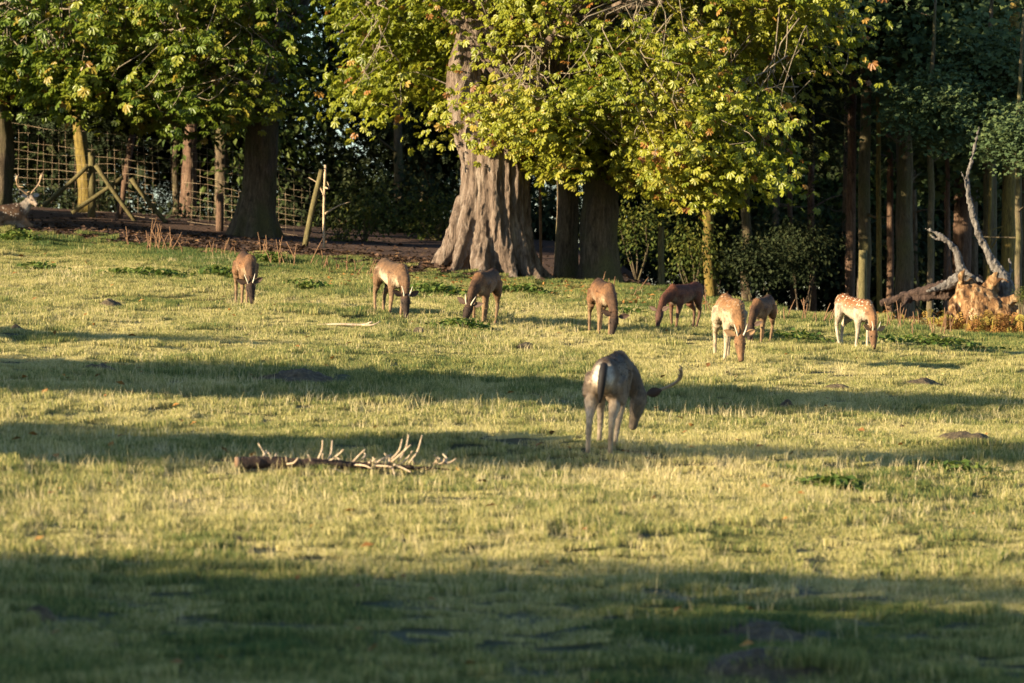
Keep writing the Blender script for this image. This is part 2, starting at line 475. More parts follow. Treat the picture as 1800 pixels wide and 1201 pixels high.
# ------------------------------------------------------------------ grass (uncountable: one object per kind, instanced tufts)
PROTO = bpy.data.collections.new('grass_sources')      # not linked to the scene
def grass_patch(name, n, size, hmin, hmax, w, lean, m, clumps=0):
    x = RNG.uniform(-size / 2, size / 2, n); y = RNG.uniform(-size / 2, size / 2, n)
    if clumps:
        cx = RNG.uniform(-size / 2, size / 2, clumps); cy = RNG.uniform(-size / 2, size / 2, clumps); k = RNG.integers(0, clumps, n)
        x = cx[k] + RNG.normal(0, .035, n); y = cy[k] + RNG.normal(0, .035, n)
    h = RNG.uniform(hmin, hmax, n); a = RNG.uniform(0, 2 * np.pi, n); l = RNG.uniform(.1, 1, n) * lean * h; b = RNG.uniform(0, np.pi, n)
    dx, dy = np.cos(a) * l, np.sin(a) * l; wx, wy = np.cos(b) * w, np.sin(b) * w
    V = np.empty((n, 5, 3)); z0 = -.04
    V[:, 0] = np.column_stack([x - wx, y - wy, np.full(n, z0)]); V[:, 1] = np.column_stack([x + wx, y + wy, np.full(n, z0)])
    V[:, 2] = np.column_stack([x + dx * .3 + wx * .8, y + dy * .3 + wy * .8, h * .55]); V[:, 3] = np.column_stack([x + dx * .3 - wx * .8, y + dy * .3 - wy * .8, h * .55])
    V[:, 4] = np.column_stack([x + dx, y + dy, h])
    me = bpy.data.meshes.new(name)
    i = np.arange(n) * 5
    fs = [(j, j + 1, j + 2, j + 3) for j in i] + [(j + 3, j + 2, j + 4) for j in i]
    me.from_pydata(V.reshape(-1, 3).tolist(), [], fs); me.materials.append(m)
    o = bpy.data.objects.new(name, me); PROTO.objects.link(o)
def scatter(name, sources, pts, nrm_rot, scale, dry, label, cat):
    col = bpy.data.collections.new(name + '_sources')
    for s in sources: col.objects.link(PROTO.objects[s])
    me = bpy.data.meshes.new(name); n = len(pts)
    me.vertices.add(n); me.vertices.foreach_set('co', np.asarray(pts, np.float32).ravel())
    a = me.attributes.new('rot', 'FLOAT_VECTOR', 'POINT'); a.data.foreach_set('vector', np.asarray(nrm_rot, np.float32).ravel())
    a = me.attributes.new('scl', 'FLOAT_VECTOR', 'POINT'); a.data.foreach_set('vector', np.asarray(scale, np.float32).ravel())
    a = me.attributes.new('dry', 'FLOAT', 'POINT'); a.data.foreach_set('value', np.asarray(dry, np.float32))
    a = me.attributes.new('pick', 'INT', 'POINT'); a.data.foreach_set('value', RNG.integers(0, len(sources), n).astype(np.int32))
    o = link(name, me)
    nt = bpy.data.node_groups.new(name, 'GeometryNodeTree')
    nt.interface.new_socket('Geometry', in_out='INPUT', socket_type='NodeSocketGeometry'); nt.interface.new_socket('Geometry', in_out='OUTPUT', socket_type='NodeSocketGeometry')
    gi = nt.nodes.new('NodeGroupInput'); go = nt.nodes.new('NodeGroupOutput')
    ci = nt.nodes.new('GeometryNodeCollectionInfo'); ci.inputs['Collection'].default_value = col
    ci.inputs['Separate Children'].default_value = True; ci.inputs['Reset Children'].default_value = True
    ip = nt.nodes.new('GeometryNodeInstanceOnPoints'); ip.inputs['Pick Instance'].default_value = True
    def na(nm, ty):
        k = nt.nodes.new('GeometryNodeInputNamedAttribute'); k.data_type = ty; k.inputs[0].default_value = nm; return k.outputs[0]
    L = nt.links.new
    L(gi.outputs[0], ip.inputs['Points']); L(ci.outputs[0], ip.inputs['Instance'])
    er = nt.nodes.new('FunctionNodeEulerToRotation'); L(na('rot', 'FLOAT_VECTOR'), er.inputs[0]); L(er.outputs[0], ip.inputs['Rotation'])
    L(na('scl', 'FLOAT_VECTOR'), ip.inputs['Scale']); L(na('pick', 'INT'), ip.inputs['Instance Index'])
    L(ip.outputs[0], go.inputs[0])
    md = o.modifiers.new('scatter', 'NODES'); md.node_group = nt
    return tag(o, label, cat, None, 'stuff')

for k in range(4): grass_patch(f'turf_{k}', 1150, .56, .018, .058, .0024, 1.1, M['grass'])
for k in range(4): grass_patch(f'straw_{k}', 13, .42, .05, .16, .0022, .7, M['straw'], 5)

def ground_rot(x, y, yaw):
    e = .5
    gx = (gz(x + e, y) - gz(x - e, y)) / (2 * e); gy = (gz(x, y + e) - gz(x, y - e)) / (2 * e)
    return np.column_stack([np.arctan(gy), -np.arctan(gx), yaw])

MOLES = (
    (193, 541, 54, 17, 'dark domed molehill on the upper left slope above the shade bands'),
    (30, 584, 36, 9, 'small brown molehill near the left edge of the upper slope'),
    (740, 587, 34, 9, 'small dark molehill below the pale bellied deer'),
    (175, 652, 66, 15, 'molehill inside the upper shade band near the left edge'),
    (525, 676, 150, 20, 'widest molehill, lying inside the upper shade band left of centre'),
    (1384, 714, 30, 14, 'small lumpy molehill in the upper shade band right of the walking buck'),
    (1618, 680, 76, 10, 'low wide brown molehill on the sunlit slope below the white legged deer'),
    (1700, 790, 110, 15, 'large brown molehill on the sunlit strip at far right'),
    (1475, 684, 50, 9, 'faint low molehill between the spotted deer and the wide brown molehill'),
    (925, 612, 48, 10, 'low molehill below the middle horned deer'),
    (1350, 1128, 190, 14, 'broad molehill in the near shade at lower right, the farther one of two'),
    (1340, 1192, 220, 18, 'broad molehill at the bottom edge, the nearer one of two'),
    (68, 1082, 70, 18, 'small molehill in the near shade at lower left'),
    (120, 556, 40, 8, 'flat dark molehill just below the dark domed one'),
)
def on_mole(x, y, k):
    m = np.zeros(len(x), bool)
    for q in MOLES:
        g = G(q[0], q[1]); r = q[2] / F * g.y / 2 * k
        m |= ((x - g.x) / (r + .06)) ** 2 + ((y - g.y) / (r * .8 + .12)) ** 2 < 1
    return m
def build_grass():
    # turf on a jittered half-metre grid over the meadow in view and a margin around it
    ys = np.arange(21, 84, .40); L = []
    for y in ys:
        w = .1125 * y + 1.3
        x = np.arange(-w, w, .40); L.append(np.column_stack([x, np.full(len(x), y)]))
    p = np.concatenate(L); p += RNG.uniform(-.12, .12, p.shape)
    e = p[:, 1] - edge(p[:, 0]) + (vn(p[:, 0] / .6, p[:, 1] / .9, 5) - .5) * 1.0
    p = p[(e < .25) | ((e < 1.2) & (RNG.random(len(p)) < .22))]
    p = p[~(on_mole(p[:, 0], p[:, 1], .66) & (RNG.random(len(p)) < .55))]
    x, y = p.T; n = len(p); e = y - edge(x)
    dry = .55 + .42 * (vn(x / 1.9, y / 4.2, 7) - .5) + .46 * (vn(x / .7, y / 1.5, 8) - .5) + .15 * (vn(x / 5, y / 9, 9) - .5)
    dry = dry - .38 * sstep(-7, -1, e) * (1 - .4 * sstep(-3, 1, x)) - .26 * (1 - sstep(26, 36, y)) + .10 * sstep(50, 60, y) * (1 - sstep(66, 72, y))  # nearest blades greener and darker: part of the near shade's tone sits in the colour
    dry = np.clip(dry - .22 * sstep(.66, .85, vn(x / .55, y / .9, 33)), 0, 1)
    yaw = RNG.integers(0, 4, n) * (np.pi / 2) + RNG.normal(0, .3, n)
    s = RNG.uniform(.85, 1.15, n); thin = sstep(.70, .86, vn(x / .8 + 40, y / 1.3, 51)); dry = np.clip(dry + .25 * thin, 0, 1)
    hz = (1 - .55 * thin) * s * (.55 + .9 * vn(x / 1.1, y / 1.8, 12) * vn(x / .45, y / .6, 13) * 1.6) * (1 + .5 * sstep(-2.5, 0, e) * sstep(0, 4, x))
    scatter('meadow_grass', [f'turf_{k}' for k in range(4)], np.column_stack([x, y, gz(x, y)]), ground_rot(x, y, yaw), np.column_stack([s, s, hz]), dry,
            'short green and straw coloured grass covering the deer park slope', 'grass')
    # taller dry stems, gathered in drifts
    N = 26000; y = 21 + 60 * RNG.random(N) ** .8; x = (RNG.random(N) * 2 - 1) * (.1125 * y + .8)
    d = vn(x / 1.7, y / 3.0, 7) * .6 + vn(x / .6, y / 1.0, 21) * .4
    V = 122 + .07 * (x / y * F); row = V + 28700 / y; px = 900 + x / y * F
    drift = .9 * np.exp(-((row - (815 + .012 * px)) / 22) ** 2) * (1 - .6 * sstep(900, 1700, px)) + .8 * np.exp(-((row - (905 - .02 * px)) / 50) ** 2) * (1 - sstep(200, 900, px) * .6) + .5 * np.exp(-((row - (690 + .03 * px)) / 26) ** 2)
    e = y - edge(x)
    pr = np.clip((d - .50) * 3.2, 0, 1) * .42 + .03 + drift * .75
    pr = pr * (1 - .85 * on_mole(x, y, .8)) * (1 - .8 * sstep(-5, -1.5, e)) * (e < -.3) * (.2 + .8 * sstep(29, 36, y))  # fewer pale stems up close, so the near shade stays dark
    k = RNG.random(N) < pr; x, y = x[k], y[k]; n = len(x)
    s = RNG.uniform(.7, 1.15, n); hz = s * RNG.uniform(.55, 1.15, n)
    scatter('straw_stems', [f'straw_{k}' for k in range(4)], np.column_stack([x, y, gz(x, y)]), ground_rot(x, y, RNG.uniform(0, 6.28, n)), np.column_stack([s, s, hz]), RNG.random(n) * .6 + .2,
            'taller dry straw coloured grass stems standing in drifts on the slope', 'grass')
build_grass()

def fallen_leaves():
    n = 11000; x = RNG.uniform(-10.8, 4.0, n); e = RNG.exponential(2.6, n) - .3; y = edge(x) + e
    e2 = x > -.5
    keep = ~(e2 & (RNG.random(n) < .6)); x, y = x[keep], y[keep]; n = len(x)
    me = leaf_mesh('leaf_litter', np.column_stack([x, y, gz(x, y) + .012]), rotations(RNG.uniform(0, 6.3, n), RNG.normal(0, .35, n), RNG.normal(0, .4, n)), RNG.uniform(.06, .16, n), RNG.random(n) ** 1.7, simple_leaf(.6, .22))
    tag(link('leaf_litter', me, M['litter']), 'red brown fallen leaves covering the bare bank under the trees', 'leaf litter', None, 'stuff')
    n = 620; y = np.concatenate([RNG.uniform(26, 78, 220), RNG.uniform(71, 77, 400)]); x = np.concatenate([RNG.uniform(-.11, .11, 220) * y[:220], RNG.uniform(-3, 3.6, 400)])
    k = y < edge(x) - .05; x, y = x[k], y[k]; n = len(x)
    me = leaf_mesh('orange_leaves', np.column_stack([x, y, gz(x, y) + .06]), rotations(RNG.uniform(0, 6.3, n), RNG.normal(0, .4, n), RNG.normal(0, .4, n)), RNG.uniform(.05, .12, n), RNG.random(n), simple_leaf(.6, .1))
    tag(link('orange_leaves', me, M['orange_leaf']), 'scattered orange leaves lying in the grass before the big trunk', 'fallen leaves', None, 'stuff')
fallen_leaves()

# ------------------------------------------------------------------ trees
def crown_points(n, c, rad, shell=.45, clump=14, spread=.32, keep=None, hem=None, shear=0, gaps=0, gap_t=.42):
    """clumps spread through the outer part of an ellipsoid; returns points, outward yaw, clump centres"""
    out = []; cen = []
    while len(out) < n:
        v = RNG.normal(size=3); v /= np.linalg.norm(v)
        r = (1 - shell * RNG.random() ** 1.6) * (1 + .10 * RNG.normal())
        q = np.array(c) + v * r * np.array(rad)
        if hem is not None and q[2] < hem(q): q[2] = hem(q) + RNG.random() * .8
        if shear: q[1] -= shear * (q[0] - c[0])
        if keep is not None and not keep(q): continue
        if gaps and vn(q[0] * gaps, q[2] * gaps * 1.2 + q[1] * .35, 77) < gap_t: continue
        cen.append(q); k = max(3, int(clump * RNG.uniform(.5, 1.5)))
        w = RNG.normal(size=(k, 3)) * np.array((spread, spread, spread * .75))
        if gaps:      # a spray: leaves strung along an outward, drooping line
            o = np.array((q[0] - c[0], q[1] - c[1], 0)); o /= np.linalg.norm(o) + 1e-6; L = RNG.uniform(-.55, .55, k)
            w = w * .55 + L[:, None] * o + np.column_stack([0 * L, 0 * L, -.35 * (L + .55) ** 2])
        out.extend(q + w)
    return np.array(out[:n]), np.array(cen)

def droopy(pos, c, pitch=.55, jit=.45):
    n = len(pos); yaw = np.arctan2(pos[:, 1] - c[1], pos[:, 0] - c[0]) + RNG.normal(0, .8, n)
    return rotations(yaw, RNG.normal(pitch, jit, n), RNG.normal(0, .45, n))

def twig_web(limbs, cen, mb, r0=.022, bend=.25):
    """a bent twig from the nearest limb point to every clump"""
    L = np.concatenate(limbs)
    for q in cen:
        d = np.linalg.norm(L - q, axis=1) + (L[:, 2] > q[2] + .4) * -.3
        a = L[np.argmin(d)]
        dd = np.linalg.norm(a - q); mx = RNG.uniform(.7, 1.5)
        if dd > mx: a = q + (a - q) * (mx / dd) + RNG.normal(0, .2, 3)
        m1 = a + (q - a) * .4 + RNG.normal(0, bend, 3) + np.array((0, 0, .15)); m2 = a + (q - a) * .75 + RNG.normal(0, bend * .7, 3)
        tip = q + (q - m2) * .15 + np.array((0, 0, .06))
        mb.tube((a, m1, m2, tip), (r0, r0 * .7, r0 * .5, r0 * .3), 5, 9)

def leaf_children(tree, pos, rot, size, pick, m, n=300, variants=5):
    """the leaves that show largest become parts of their own"""
    k = np.argsort(pick)[:n]
    meshes = []
    for v in range(variants):
        meshes.append(leaf_mesh('leaf', np.zeros((1, 3)), np.eye(3)[None], np.ones(1), np.array([(.1, .35, .55, .72, .92)[v]]), PALM))
        meshes[-1].materials.append(m)
    for j in k:
        o = link('leaf', meshes[int(RNG.choice(variants, p=(.22, .30, .28, .17, .03)))], None, tree)
        o.matrix_local = Matrix.Translation(pos[j] - np.array(tree.location)) @ Matrix(rot[j]).to_4x4() @ Matrix.Scale(float(size[j]), 4)
    mask = np.ones(len(pos), bool); mask[k] = False
    return mask

def bark_disp(amp, ridges, seed, freq=1.0):
    def f(co):
        a = np.arctan2(co[:, 1] - co[:, 1].mean(), co[:, 0] - co[:, 0].mean())
        u = a * ridges / (2 * np.pi)
        return amp * (vn(u * 3 + co[:, 2] * .35, co[:, 2] * .8 * freq, seed) - .5) * 1.4 + amp * .8 * (vn(u * 8, co[:, 2] * 2.2 * freq, seed + 1) - .5) + amp * .35 * (vn(u * 17, co[:, 2] * 7 * freq, seed + 2) - .5)
    return f

def tinted(pos, lo=.0, spread=.28, seed=3, patch=1.1, brown=.05):
    n = len(pos); t = lo + .55 * vn(pos[:, 0] / patch, pos[:, 2] / patch + pos[:, 1] * .3, seed) + RNG.normal(0, spread * .5, n)
    b = RNG.random(n) < brown; t[b] = RNG.uniform(.86, 1, b.sum()); return np.clip(t, 0, 1)

def big_chestnut():
    base = G(858, 486); T = base.y
    t = empty('chestnut_tree', base, 'massive old horse chestnut with flared grey trunk and sunlit yellow green crown', 'tree')
    def W(px, py, dy=0): return np.array(P(px, py, T + dy)) - np.array(base)
    tb = []
    def tt(path, rr, sides=14, n=14, rs=None):
        w = smooth_path(np.column_stack([np.array(path), np.array(rr)]), n)
        V, Fs, _, _ = tube(w[:, :3], w[:, 3], sides); tb.append((V, Fs))
    main = [W(858, 510), W(858, 470), W(864, 420), W(868, 350), W(870, 280), W(866, 225)]
    tt(main, (.70, .66, .62, .59, .58, .57))
    tt([W(850, 260), W(826, 195), W(815, 140), W(830, 60), W(852, -30), W(850, -180), W(870, -330)], (.42, .34, .27, .25, .24, .2, .12))
    tt([W(895, 260), W(928, 170, .2), W(975, 80, .4), W(1010, -60, .6), W(1040, -220, .5)], (.42, .36, .32, .27, .16))
    for a in np.linspace(0, 2 * np.pi, 11, endpoint=False):
        a += RNG.normal(0, .12); L = RNG.uniform(.32, .6) * (1.3 if math.cos(a) < -.6 else 1.0); c, s = math.cos(a), math.sin(a)
        tt([(c * .46, s * .46, 1.3), (c * .56, s * .56, .7), (c * (.58 + L * .25), s * (.58 + L * .25), .25), (c * (.6 + L * .55), s * (.6 + L * .55), -.02), (c * (.7 + L), s * (.7 + L), -.2)], (.08, .14, .16, .12, .05), 8, 10)
    organic('trunk', tb, .026, 1, M['bark_old'], t, bark_disp(.085, 17, 31, 1.6))
    # limbs
    C = np.array((base.x + 1.55, base.y + .6, 7.2)); RAD = np.array((5.4, 4.2, 6.0))
    fork = np.array(base) + W(885, 200)
    limbs = []
    for k in range(13):
        a = 2 * np.pi * k / 13 + RNG.normal(0, .15); s = RNG.uniform(.75, .95)
        e = C + np.array((math.cos(a) * RAD[0] * s, math.sin(a) * RAD[1] * s, RNG.uniform(-3.4, -.5)))
        e[1] -= .62 * (e[0] - C[0])
        top = fork + np.array((math.cos(a) * .8, math.sin(a) * .8, RNG.uniform(.2, 2.2))); st = fork + np.array((0, 0, (top - fork)[2] * .4))
        w = smooth_path(np.column_stack([[st, top, top + (e - top) * .5 + np.array((0, 0, .6)), e], (.15, .10, .05, .015)]), 16)
        mb = MB(); V, Fs, _, _ = tube(w[:, :3] - np.array(base), w[:, 3], 7); mb.add(V, Fs); mb.build('limb', M['bark_old'], t); limbs.append(w[4:, :3])
    # hem of the crown as seen: higher on the left, down to head height of the deer park fence on the right
    hx = np.array((-3.6, -2.9, -2.0, -1.0, -.3, .4, 1.0, 1.9, 2.9, 3.9, 5.0, 5.6, 6.4)); hz_ = np.array((5.6, 4.0, 3.65, 3.5, 3.2, 3.15, 2.8, 2.45, 2.35, 2.30, 2.45, 3.3, 4.8))
    def hem(q):
        back = max(0, (q[1] - base.y)) * .25
        return np.interp(q[0], hx, hz_) + .28 + back + .25 * (vn(q[0] * 1.3, q[1], 4) - .5)
    def keep(q):
        if q[0] < -3.05 + .1 * RNG.normal() or q[0] > 5.5 + .2 * RNG.normal(): return False
        if -1.05 < q[0] < -.40 and q[1] < base.y and 2.8 < q[2] < 5.6 and RNG.random() < .30: return False
        if q[2] > 7.4 and RNG.random() < .55: return False
        if -3.0 < q[0] < -.5 and q[2] < 4.9 and RNG.random() < .35: return False
        return True
    pos, cen = crown_points(41000, C, RAD, .42, 20, .27, keep, hem, .62, 1.25)
    rot = droopy(pos, C, .62, .42); size = RNG.uniform(.26, .50, len(pos)) * .45
    view = np.abs(pos[:, 0] / pos[:, 1]) < .112
    pick = pos[:, 1] + (~view) * 50 + (pos[:, 2] / pos[:, 1] * F > 600) * 50 - size * 2
    mask = leaf_children(t, pos, rot, size, pick, M['chest_leaf'])
    me = leaf_mesh('crown', pos[mask] - np.array(base), rot[mask], size[mask], tinted(pos[mask], .13, .22, 3, 1.3, .045), PALM)
    tag(link('crown', me, M['chest_leaf'], t), kind='stuff')
    mb = MB(); low = cen[(cen[:, 2] < 6.6) & (cen[:, 1] < C[1] + 1.5)][::2]
    twig_web([l - np.array(base) for l in limbs], low - np.array(base), mb, .013, .26)
    tag(mb.build('twigs', M['twig'], t), kind='stuff')
big_chestnut()

def left_chestnut():
    base = G(448, 414); T = base.y
    t = empty('chestnut_tree', base, 'horse chestnut with straight grey trunk beside the wire fence and green crown', 'tree')
    def W(px, py, dy=0): return np.array(P(px, py, T + dy)) - np.array(base)
    tb = []
    w = smooth_path(np.column_stack([[W(447, 440), W(448, 412), W(452, 380), W(456, 320), W(459, 240), W(461, 150), W(455, 20), W(450, -180)], (.56, .46, .36, .33, .32, .30, .26, .16)]), 22)
    V, Fs, _, _ = tube(w[:, :3], w[:, 3], 14); tb.append((V, Fs))
    for a in np.linspace(0, 2 * np.pi, 8, endpoint=False):
        c, s = math.cos(a), math.sin(a); w = smooth_path(np.column_stack([[(c * .25, s * .25, .8), (c * .34, s * .34, .3), (c * .6, s * .6, -.12)], (.06, .12, .06)]), 8)
        V, Fs, _, _ = tube(w[:, :3], w[:, 3], 8); tb.append((V, Fs))
    organic('trunk', tb, .045, 3, M['bark'], t, bark_disp(.05, 9, 41, 1.4))
    C = np.array((base.x - 2.6, base.y - 1.2, 8.6)); RAD = np.array((5.3, 4.8, 5.0))
    fork = np.array(base) + W(458, 120); limbs = []
    for k in range(11):
        a = 2 * np.pi * k / 11 + RNG.normal(0, .15); s = RNG.uniform(.75, .95)
        e = C + np.array((math.cos(a) * RAD[0] * s, math.sin(a) * RAD[1] * s, RNG.uniform(-3.6, -1)))
        top = fork + np.array((math.cos(a) * .9, math.sin(a) * .9, RNG.uniform(.2, 1.6))); st = fork + np.array((0, 0, (top - fork)[2] * .4))
        w = smooth_path(np.column_stack([[st, top, top + (e - top) * .5 + np.array((0, 0, .5)), e], (.12, .1, .06, .02)]), 16)
        mb = MB(); V, Fs, _, _ = tube(w[:, :3] - np.array(base), w[:, 3], 7); mb.add(V, Fs); mb.build('limb', M['bark'], t); limbs.append(w[4:, :3])
    hx = np.array((-14, -10.4, -9, -8.0, -7.0, -6.0, -5.2, -4.5, -4.1, -3.5)); hz_ = np.array((4.6, 4.5, 4.6, 4.5, 4.0, 4.1, 4.15, 3.95, 4.1, 5.8))
    def hem(q): return np.interp(q[0], hx, hz_) + .25 + max(0, q[1] - base.y) * .2 + .3 * (vn(q[0] * 1.1, q[1], 6) - .5)
    def keep(q): return q[0] < -4.15 + .12 * RNG.normal() and not (q[2] > 7.6 and RNG.random() < .5)
    pos, cen = crown_points(24000, C, RAD, .5, 17, .30, keep, hem, .55, 1.0, .16)
    rot = droopy(pos, C, .5, .45); size = RNG.uniform(.30, .52, len(pos)) * .58
    view = np.abs(pos[:, 0] / pos[:, 1]) < .112
    pick = pos[:, 1] + (~view) * 50 + (pos[:, 2] / pos[:, 1] * F > 600) * 50 - size * 2
    mask = leaf_children(t, pos, rot, size, pick, M['chest_leaf2'])
    me = leaf_mesh('crown', pos[mask] - np.array(base), rot[mask], size[mask], tinted(pos[mask], .15, .3, 5, 1.0, .05), PALM)
    tag(link('crown', me, M['chest_leaf2'], t), kind='stuff')
    mb = MB(); low = cen[(cen[:, 2] < 7.2) & (cen[:, 1] < C[1] + 1.0)]
    twig_web([l - np.array(base) for l in limbs], low - np.array(base), mb, .016, .25)
    tag(mb.build('twigs', M['twig'], t), kind='stuff')
left_chestnut()

# crowns shared by the trees of the wood
def crown_mesh(name, n, rad, tmpl, s0, s1, m, shell=.75, spread=.45, pitch=.4, hang=None):
    pos, _ = crown_points(n, (0, 0, 0), rad, shell, 16, spread)
    me = leaf_mesh(name, pos, droopy(pos, (0, 0, 0), pitch, .5), RNG.uniform(s0, s1, n), RNG.random(n) * .6 + .4 * vn(pos[:, 0], pos[:, 2], 9), tmpl)
    me.materials.append(m); return me
CROWN = {
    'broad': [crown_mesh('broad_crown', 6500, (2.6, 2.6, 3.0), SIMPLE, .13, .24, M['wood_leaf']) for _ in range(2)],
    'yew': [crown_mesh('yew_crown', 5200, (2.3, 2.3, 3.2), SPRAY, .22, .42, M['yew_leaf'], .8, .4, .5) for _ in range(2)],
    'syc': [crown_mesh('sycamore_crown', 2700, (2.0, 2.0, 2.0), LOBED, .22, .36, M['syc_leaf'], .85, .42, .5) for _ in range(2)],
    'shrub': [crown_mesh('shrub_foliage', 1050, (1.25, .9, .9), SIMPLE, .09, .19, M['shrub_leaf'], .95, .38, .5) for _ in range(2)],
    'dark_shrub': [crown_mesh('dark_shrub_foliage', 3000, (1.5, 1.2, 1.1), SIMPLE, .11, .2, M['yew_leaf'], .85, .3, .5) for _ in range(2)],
}
def tree(name, base, path, rad, barkm, crowns, label, group=None, branches=0, sides=9, cat='tree'):
    """tapered trunk along a path (metres from base) plus shared crown meshes; crowns: (kind, dx, dy, z, scale)"""
    t = empty(name, base, label, cat, group)
    w = smooth_path(np.column_stack([np.array(path, float), np.array(rad, float)]), 14)
    w[1:-1, :2] += RNG.normal(0, .012, (12, 2))
    if max(rad) > .15 and name != 'woodland_tree':
        w = smooth_path(w, 60); sides = 30; r0 = max(rad); w[:, 3] *= 1 + .3 * np.exp(-(w[:, 2]) / (1.2 * r0))
        V, Fs, an, tt_ = tube(w[:, :3], w[:, 3], sides); c = np.repeat(w[:, :3], sides, 0); sd = int(abs(base[0]) * 100) % 97
        k = 1 + .16 * (vn(np.cos(an) * 3 + np.sin(an) * 2 + sd, V[:, 2] * .7, sd) - .5) + .16 * (vn(an * 5, V[:, 2] * 1.6, sd + 1) - .5) + .10 * (vn(an * 11, V[:, 2] * 6, sd + 2) - .5)
        V = c + (V - c) * k[:, None]
    else:
        V, Fs, _, _ = tube(w[:, :3], w[:, 3], sides)
    mb = MB(); mb.add(V, Fs); mb.build('trunk', barkm, t)
    for _ in range(branches):
        i = RNG.integers(len(w) // 3, len(w) - 1); a = RNG.uniform(0, 6.28); L = RNG.uniform(.3, 1.2); q = w[i, :3]
        e = q + np.array((math.cos(a) * L, math.sin(a) * L, RNG.uniform(-.1, .5)))
        mb = MB(); mb.tube((q, (q + e) / 2 + RNG.normal(0, .08, 3), e), (w[i, 3] * .3, w[i, 3] * .2, .006), 5, 6); mb.build('branch', barkm, t)
    for (kind, dx, dy, z, s) in crowns:
        o = link('crown', random.choice(CROWN[kind]), None, t); o.location = (dx, dy, z)
        o.rotation_euler = (0, 0, RNG.uniform(0, 6.28)); o.scale = (s * RNG.uniform(.9, 1.1), s * RNG.uniform(.9, 1.1), s * RNG.uniform(.9, 1.1)); o['kind'] = 'stuff'
    return t

def trunk_at(name, px0, row0, px1, row1, d, wpx, barkm, label, crowns=(), top=None, group=None, branches=2, taper=.75, bow=0, cat='tree'):
    """trunk whose foot is seen at (px0,row0) and which passes (px1,row1), d metres away; runs on above the frame to 'top' metres"""
    a = P(px0, row0, d); a.z = min(a.z, float(gz(a.x, d))) - .05
    b = P(px1, row1, d); h = b.z - a.z; r = wpx / F * d / 2
    path = [(0, 0, 0), ((b.x - a.x) * .5 + bow, 0, h * .5), (b.x - a.x, 0, h)]; rad = [r * 1.15, r, r * taper]
    if top: path.append((path[-1][0] * (1 + top / max(h, 1)), 0, h + top)); rad.append(r * taper * .6)
    return tree(name, a, path, rad, barkm, crowns, label, group, branches, cat=cat)

BT = 'broadleaf_tree'
trunk_at(BT, -6, 396, -2, 120, 89, 46, M['bark'], 'dark trunk cut by the left edge behind the lying stag', (('broad', -1, .6, 6.5, 1.0),), 4, bow=.05)
trunk_at('young_tree', 152, 385, 134, 170, 95, 26, M['bark_green'], 'yellow mossy trunk in full sun behind the wire fence', (('broad', .2, .8, 6.8, .8),), 4, bow=.04, branches=1)
trunk_at(BT, 330, 402, 336, 190, 97, 26, M['bark_red'], 'dark red brown trunk between the fence brace and the grey chestnut trunk', (('yew', 0, .5, 7.4, .9),), 5)
trunk_at('young_tree', 312, 390, 312, 200, 99, 12, M['bark'], 'thin crooked stem with torn bark behind the fence, left of the red brown trunk', (), 3, bow=-.05)
trunk_at(BT, 702, 450, 700, 200, 96, 19, M['bark'], 'slim trunk alone in the dark gap left of the massive chestnut', (('broad', .3, .5, 8.0, .8),), 5)
trunk_at(BT, 994, 498, 1002, 150, 79.6, 36, M['bark'], 'dark trunk standing close behind the massive chestnut on its right', (('broad', 0, 1, 7.4, .9),), 4, branches=0)
trunk_at(BT, 1052, 500, 1056, 150, 79.2, 60, M['bark'], 'stout grey trunk right of the massive chestnut', (('broad', .4, 1, 7.6, 1.0),), 4, branches=0, taper=.9)
trunk_at('young_tree', 1256, 520, 1244, 250, 88, 20, M['bark_green'], 'leaning mossy trunk above the spotted tawny deer', (('broad', 0, .6, 6.2, .7),), 3, bow=-.06)
trunk_at('young_tree', 1310, 530, 1312, 250, 90, 18, M['bark'], 'dim straight trunk just right of the leaning mossy one', (('yew', 0, .8, 6.4, .8),), 3)
trunk_at(BT, 1493, 560, 1500, 90, 86, 17, M['bark_red'], 'left one of two close dappled trunks behind the white legged spotted deer', (('yew', -.6, 1.2, 7.0, .9),), 4)
trunk_at(BT, 1516, 560, 1522, 60, 84, 22, M['bark'], 'right one of two close dappled trunks behind the white legged spotted deer', (('syc', .3, .5, 7.6, .9),), 4)
trunk_at('young_tree', 1546, 560, 1544, 60, 83, 9, M['bark_green'], 'thin pole straight stem between the dappled trunks and the thick straight trunk', (('syc', .2, .3, 7.4, .6),), 3, branches=4)
trunk_at(BT, 1592, 560, 1586, 90, 82, 29, M['bark'], 'thick straight bare trunk left of the dead uprooted tree', (('broad', .2, 1.2, 8.0, .9), ('syc', -.4, -.4, 7.4, .8)), 4, branches=3, taper=.9)
trunk_at('young_tree', 1660, 540, 1662, 40, 85, 8, M['bark_red'], 'thin reddish stem behind the forked dead limb', (), 3, bow=.05)
trunk_at(BT, 1690, 540, 1692, -40, 90, 30, M['bark_red'], 'dim reddish trunk high behind the dead limbs', (('syc', 0, -.6, 5.4, .8),), 3)
trunk_at(BT, 1742, 540, 1738, -20, 84, 24, M['bark'], 'dark trunk directly behind the tallest dead limb', (('syc', -.3, -.5, 6.8, .9),), 4)
trunk_at(BT, 1764, 530, 1782, 60, 80, 24, M['bark_green'], 'smooth tan trunk leaning right near the right edge', (('syc', -.6, .2, 5.4, .75),), 3, taper=.85)
trunk_at(BT, 1805, 530, 1790, 40, 86, 30, M['bark'], 'dark trunk at the very right edge of the wood', (('syc', -.4, -.6, 5.6, .85),), 4)

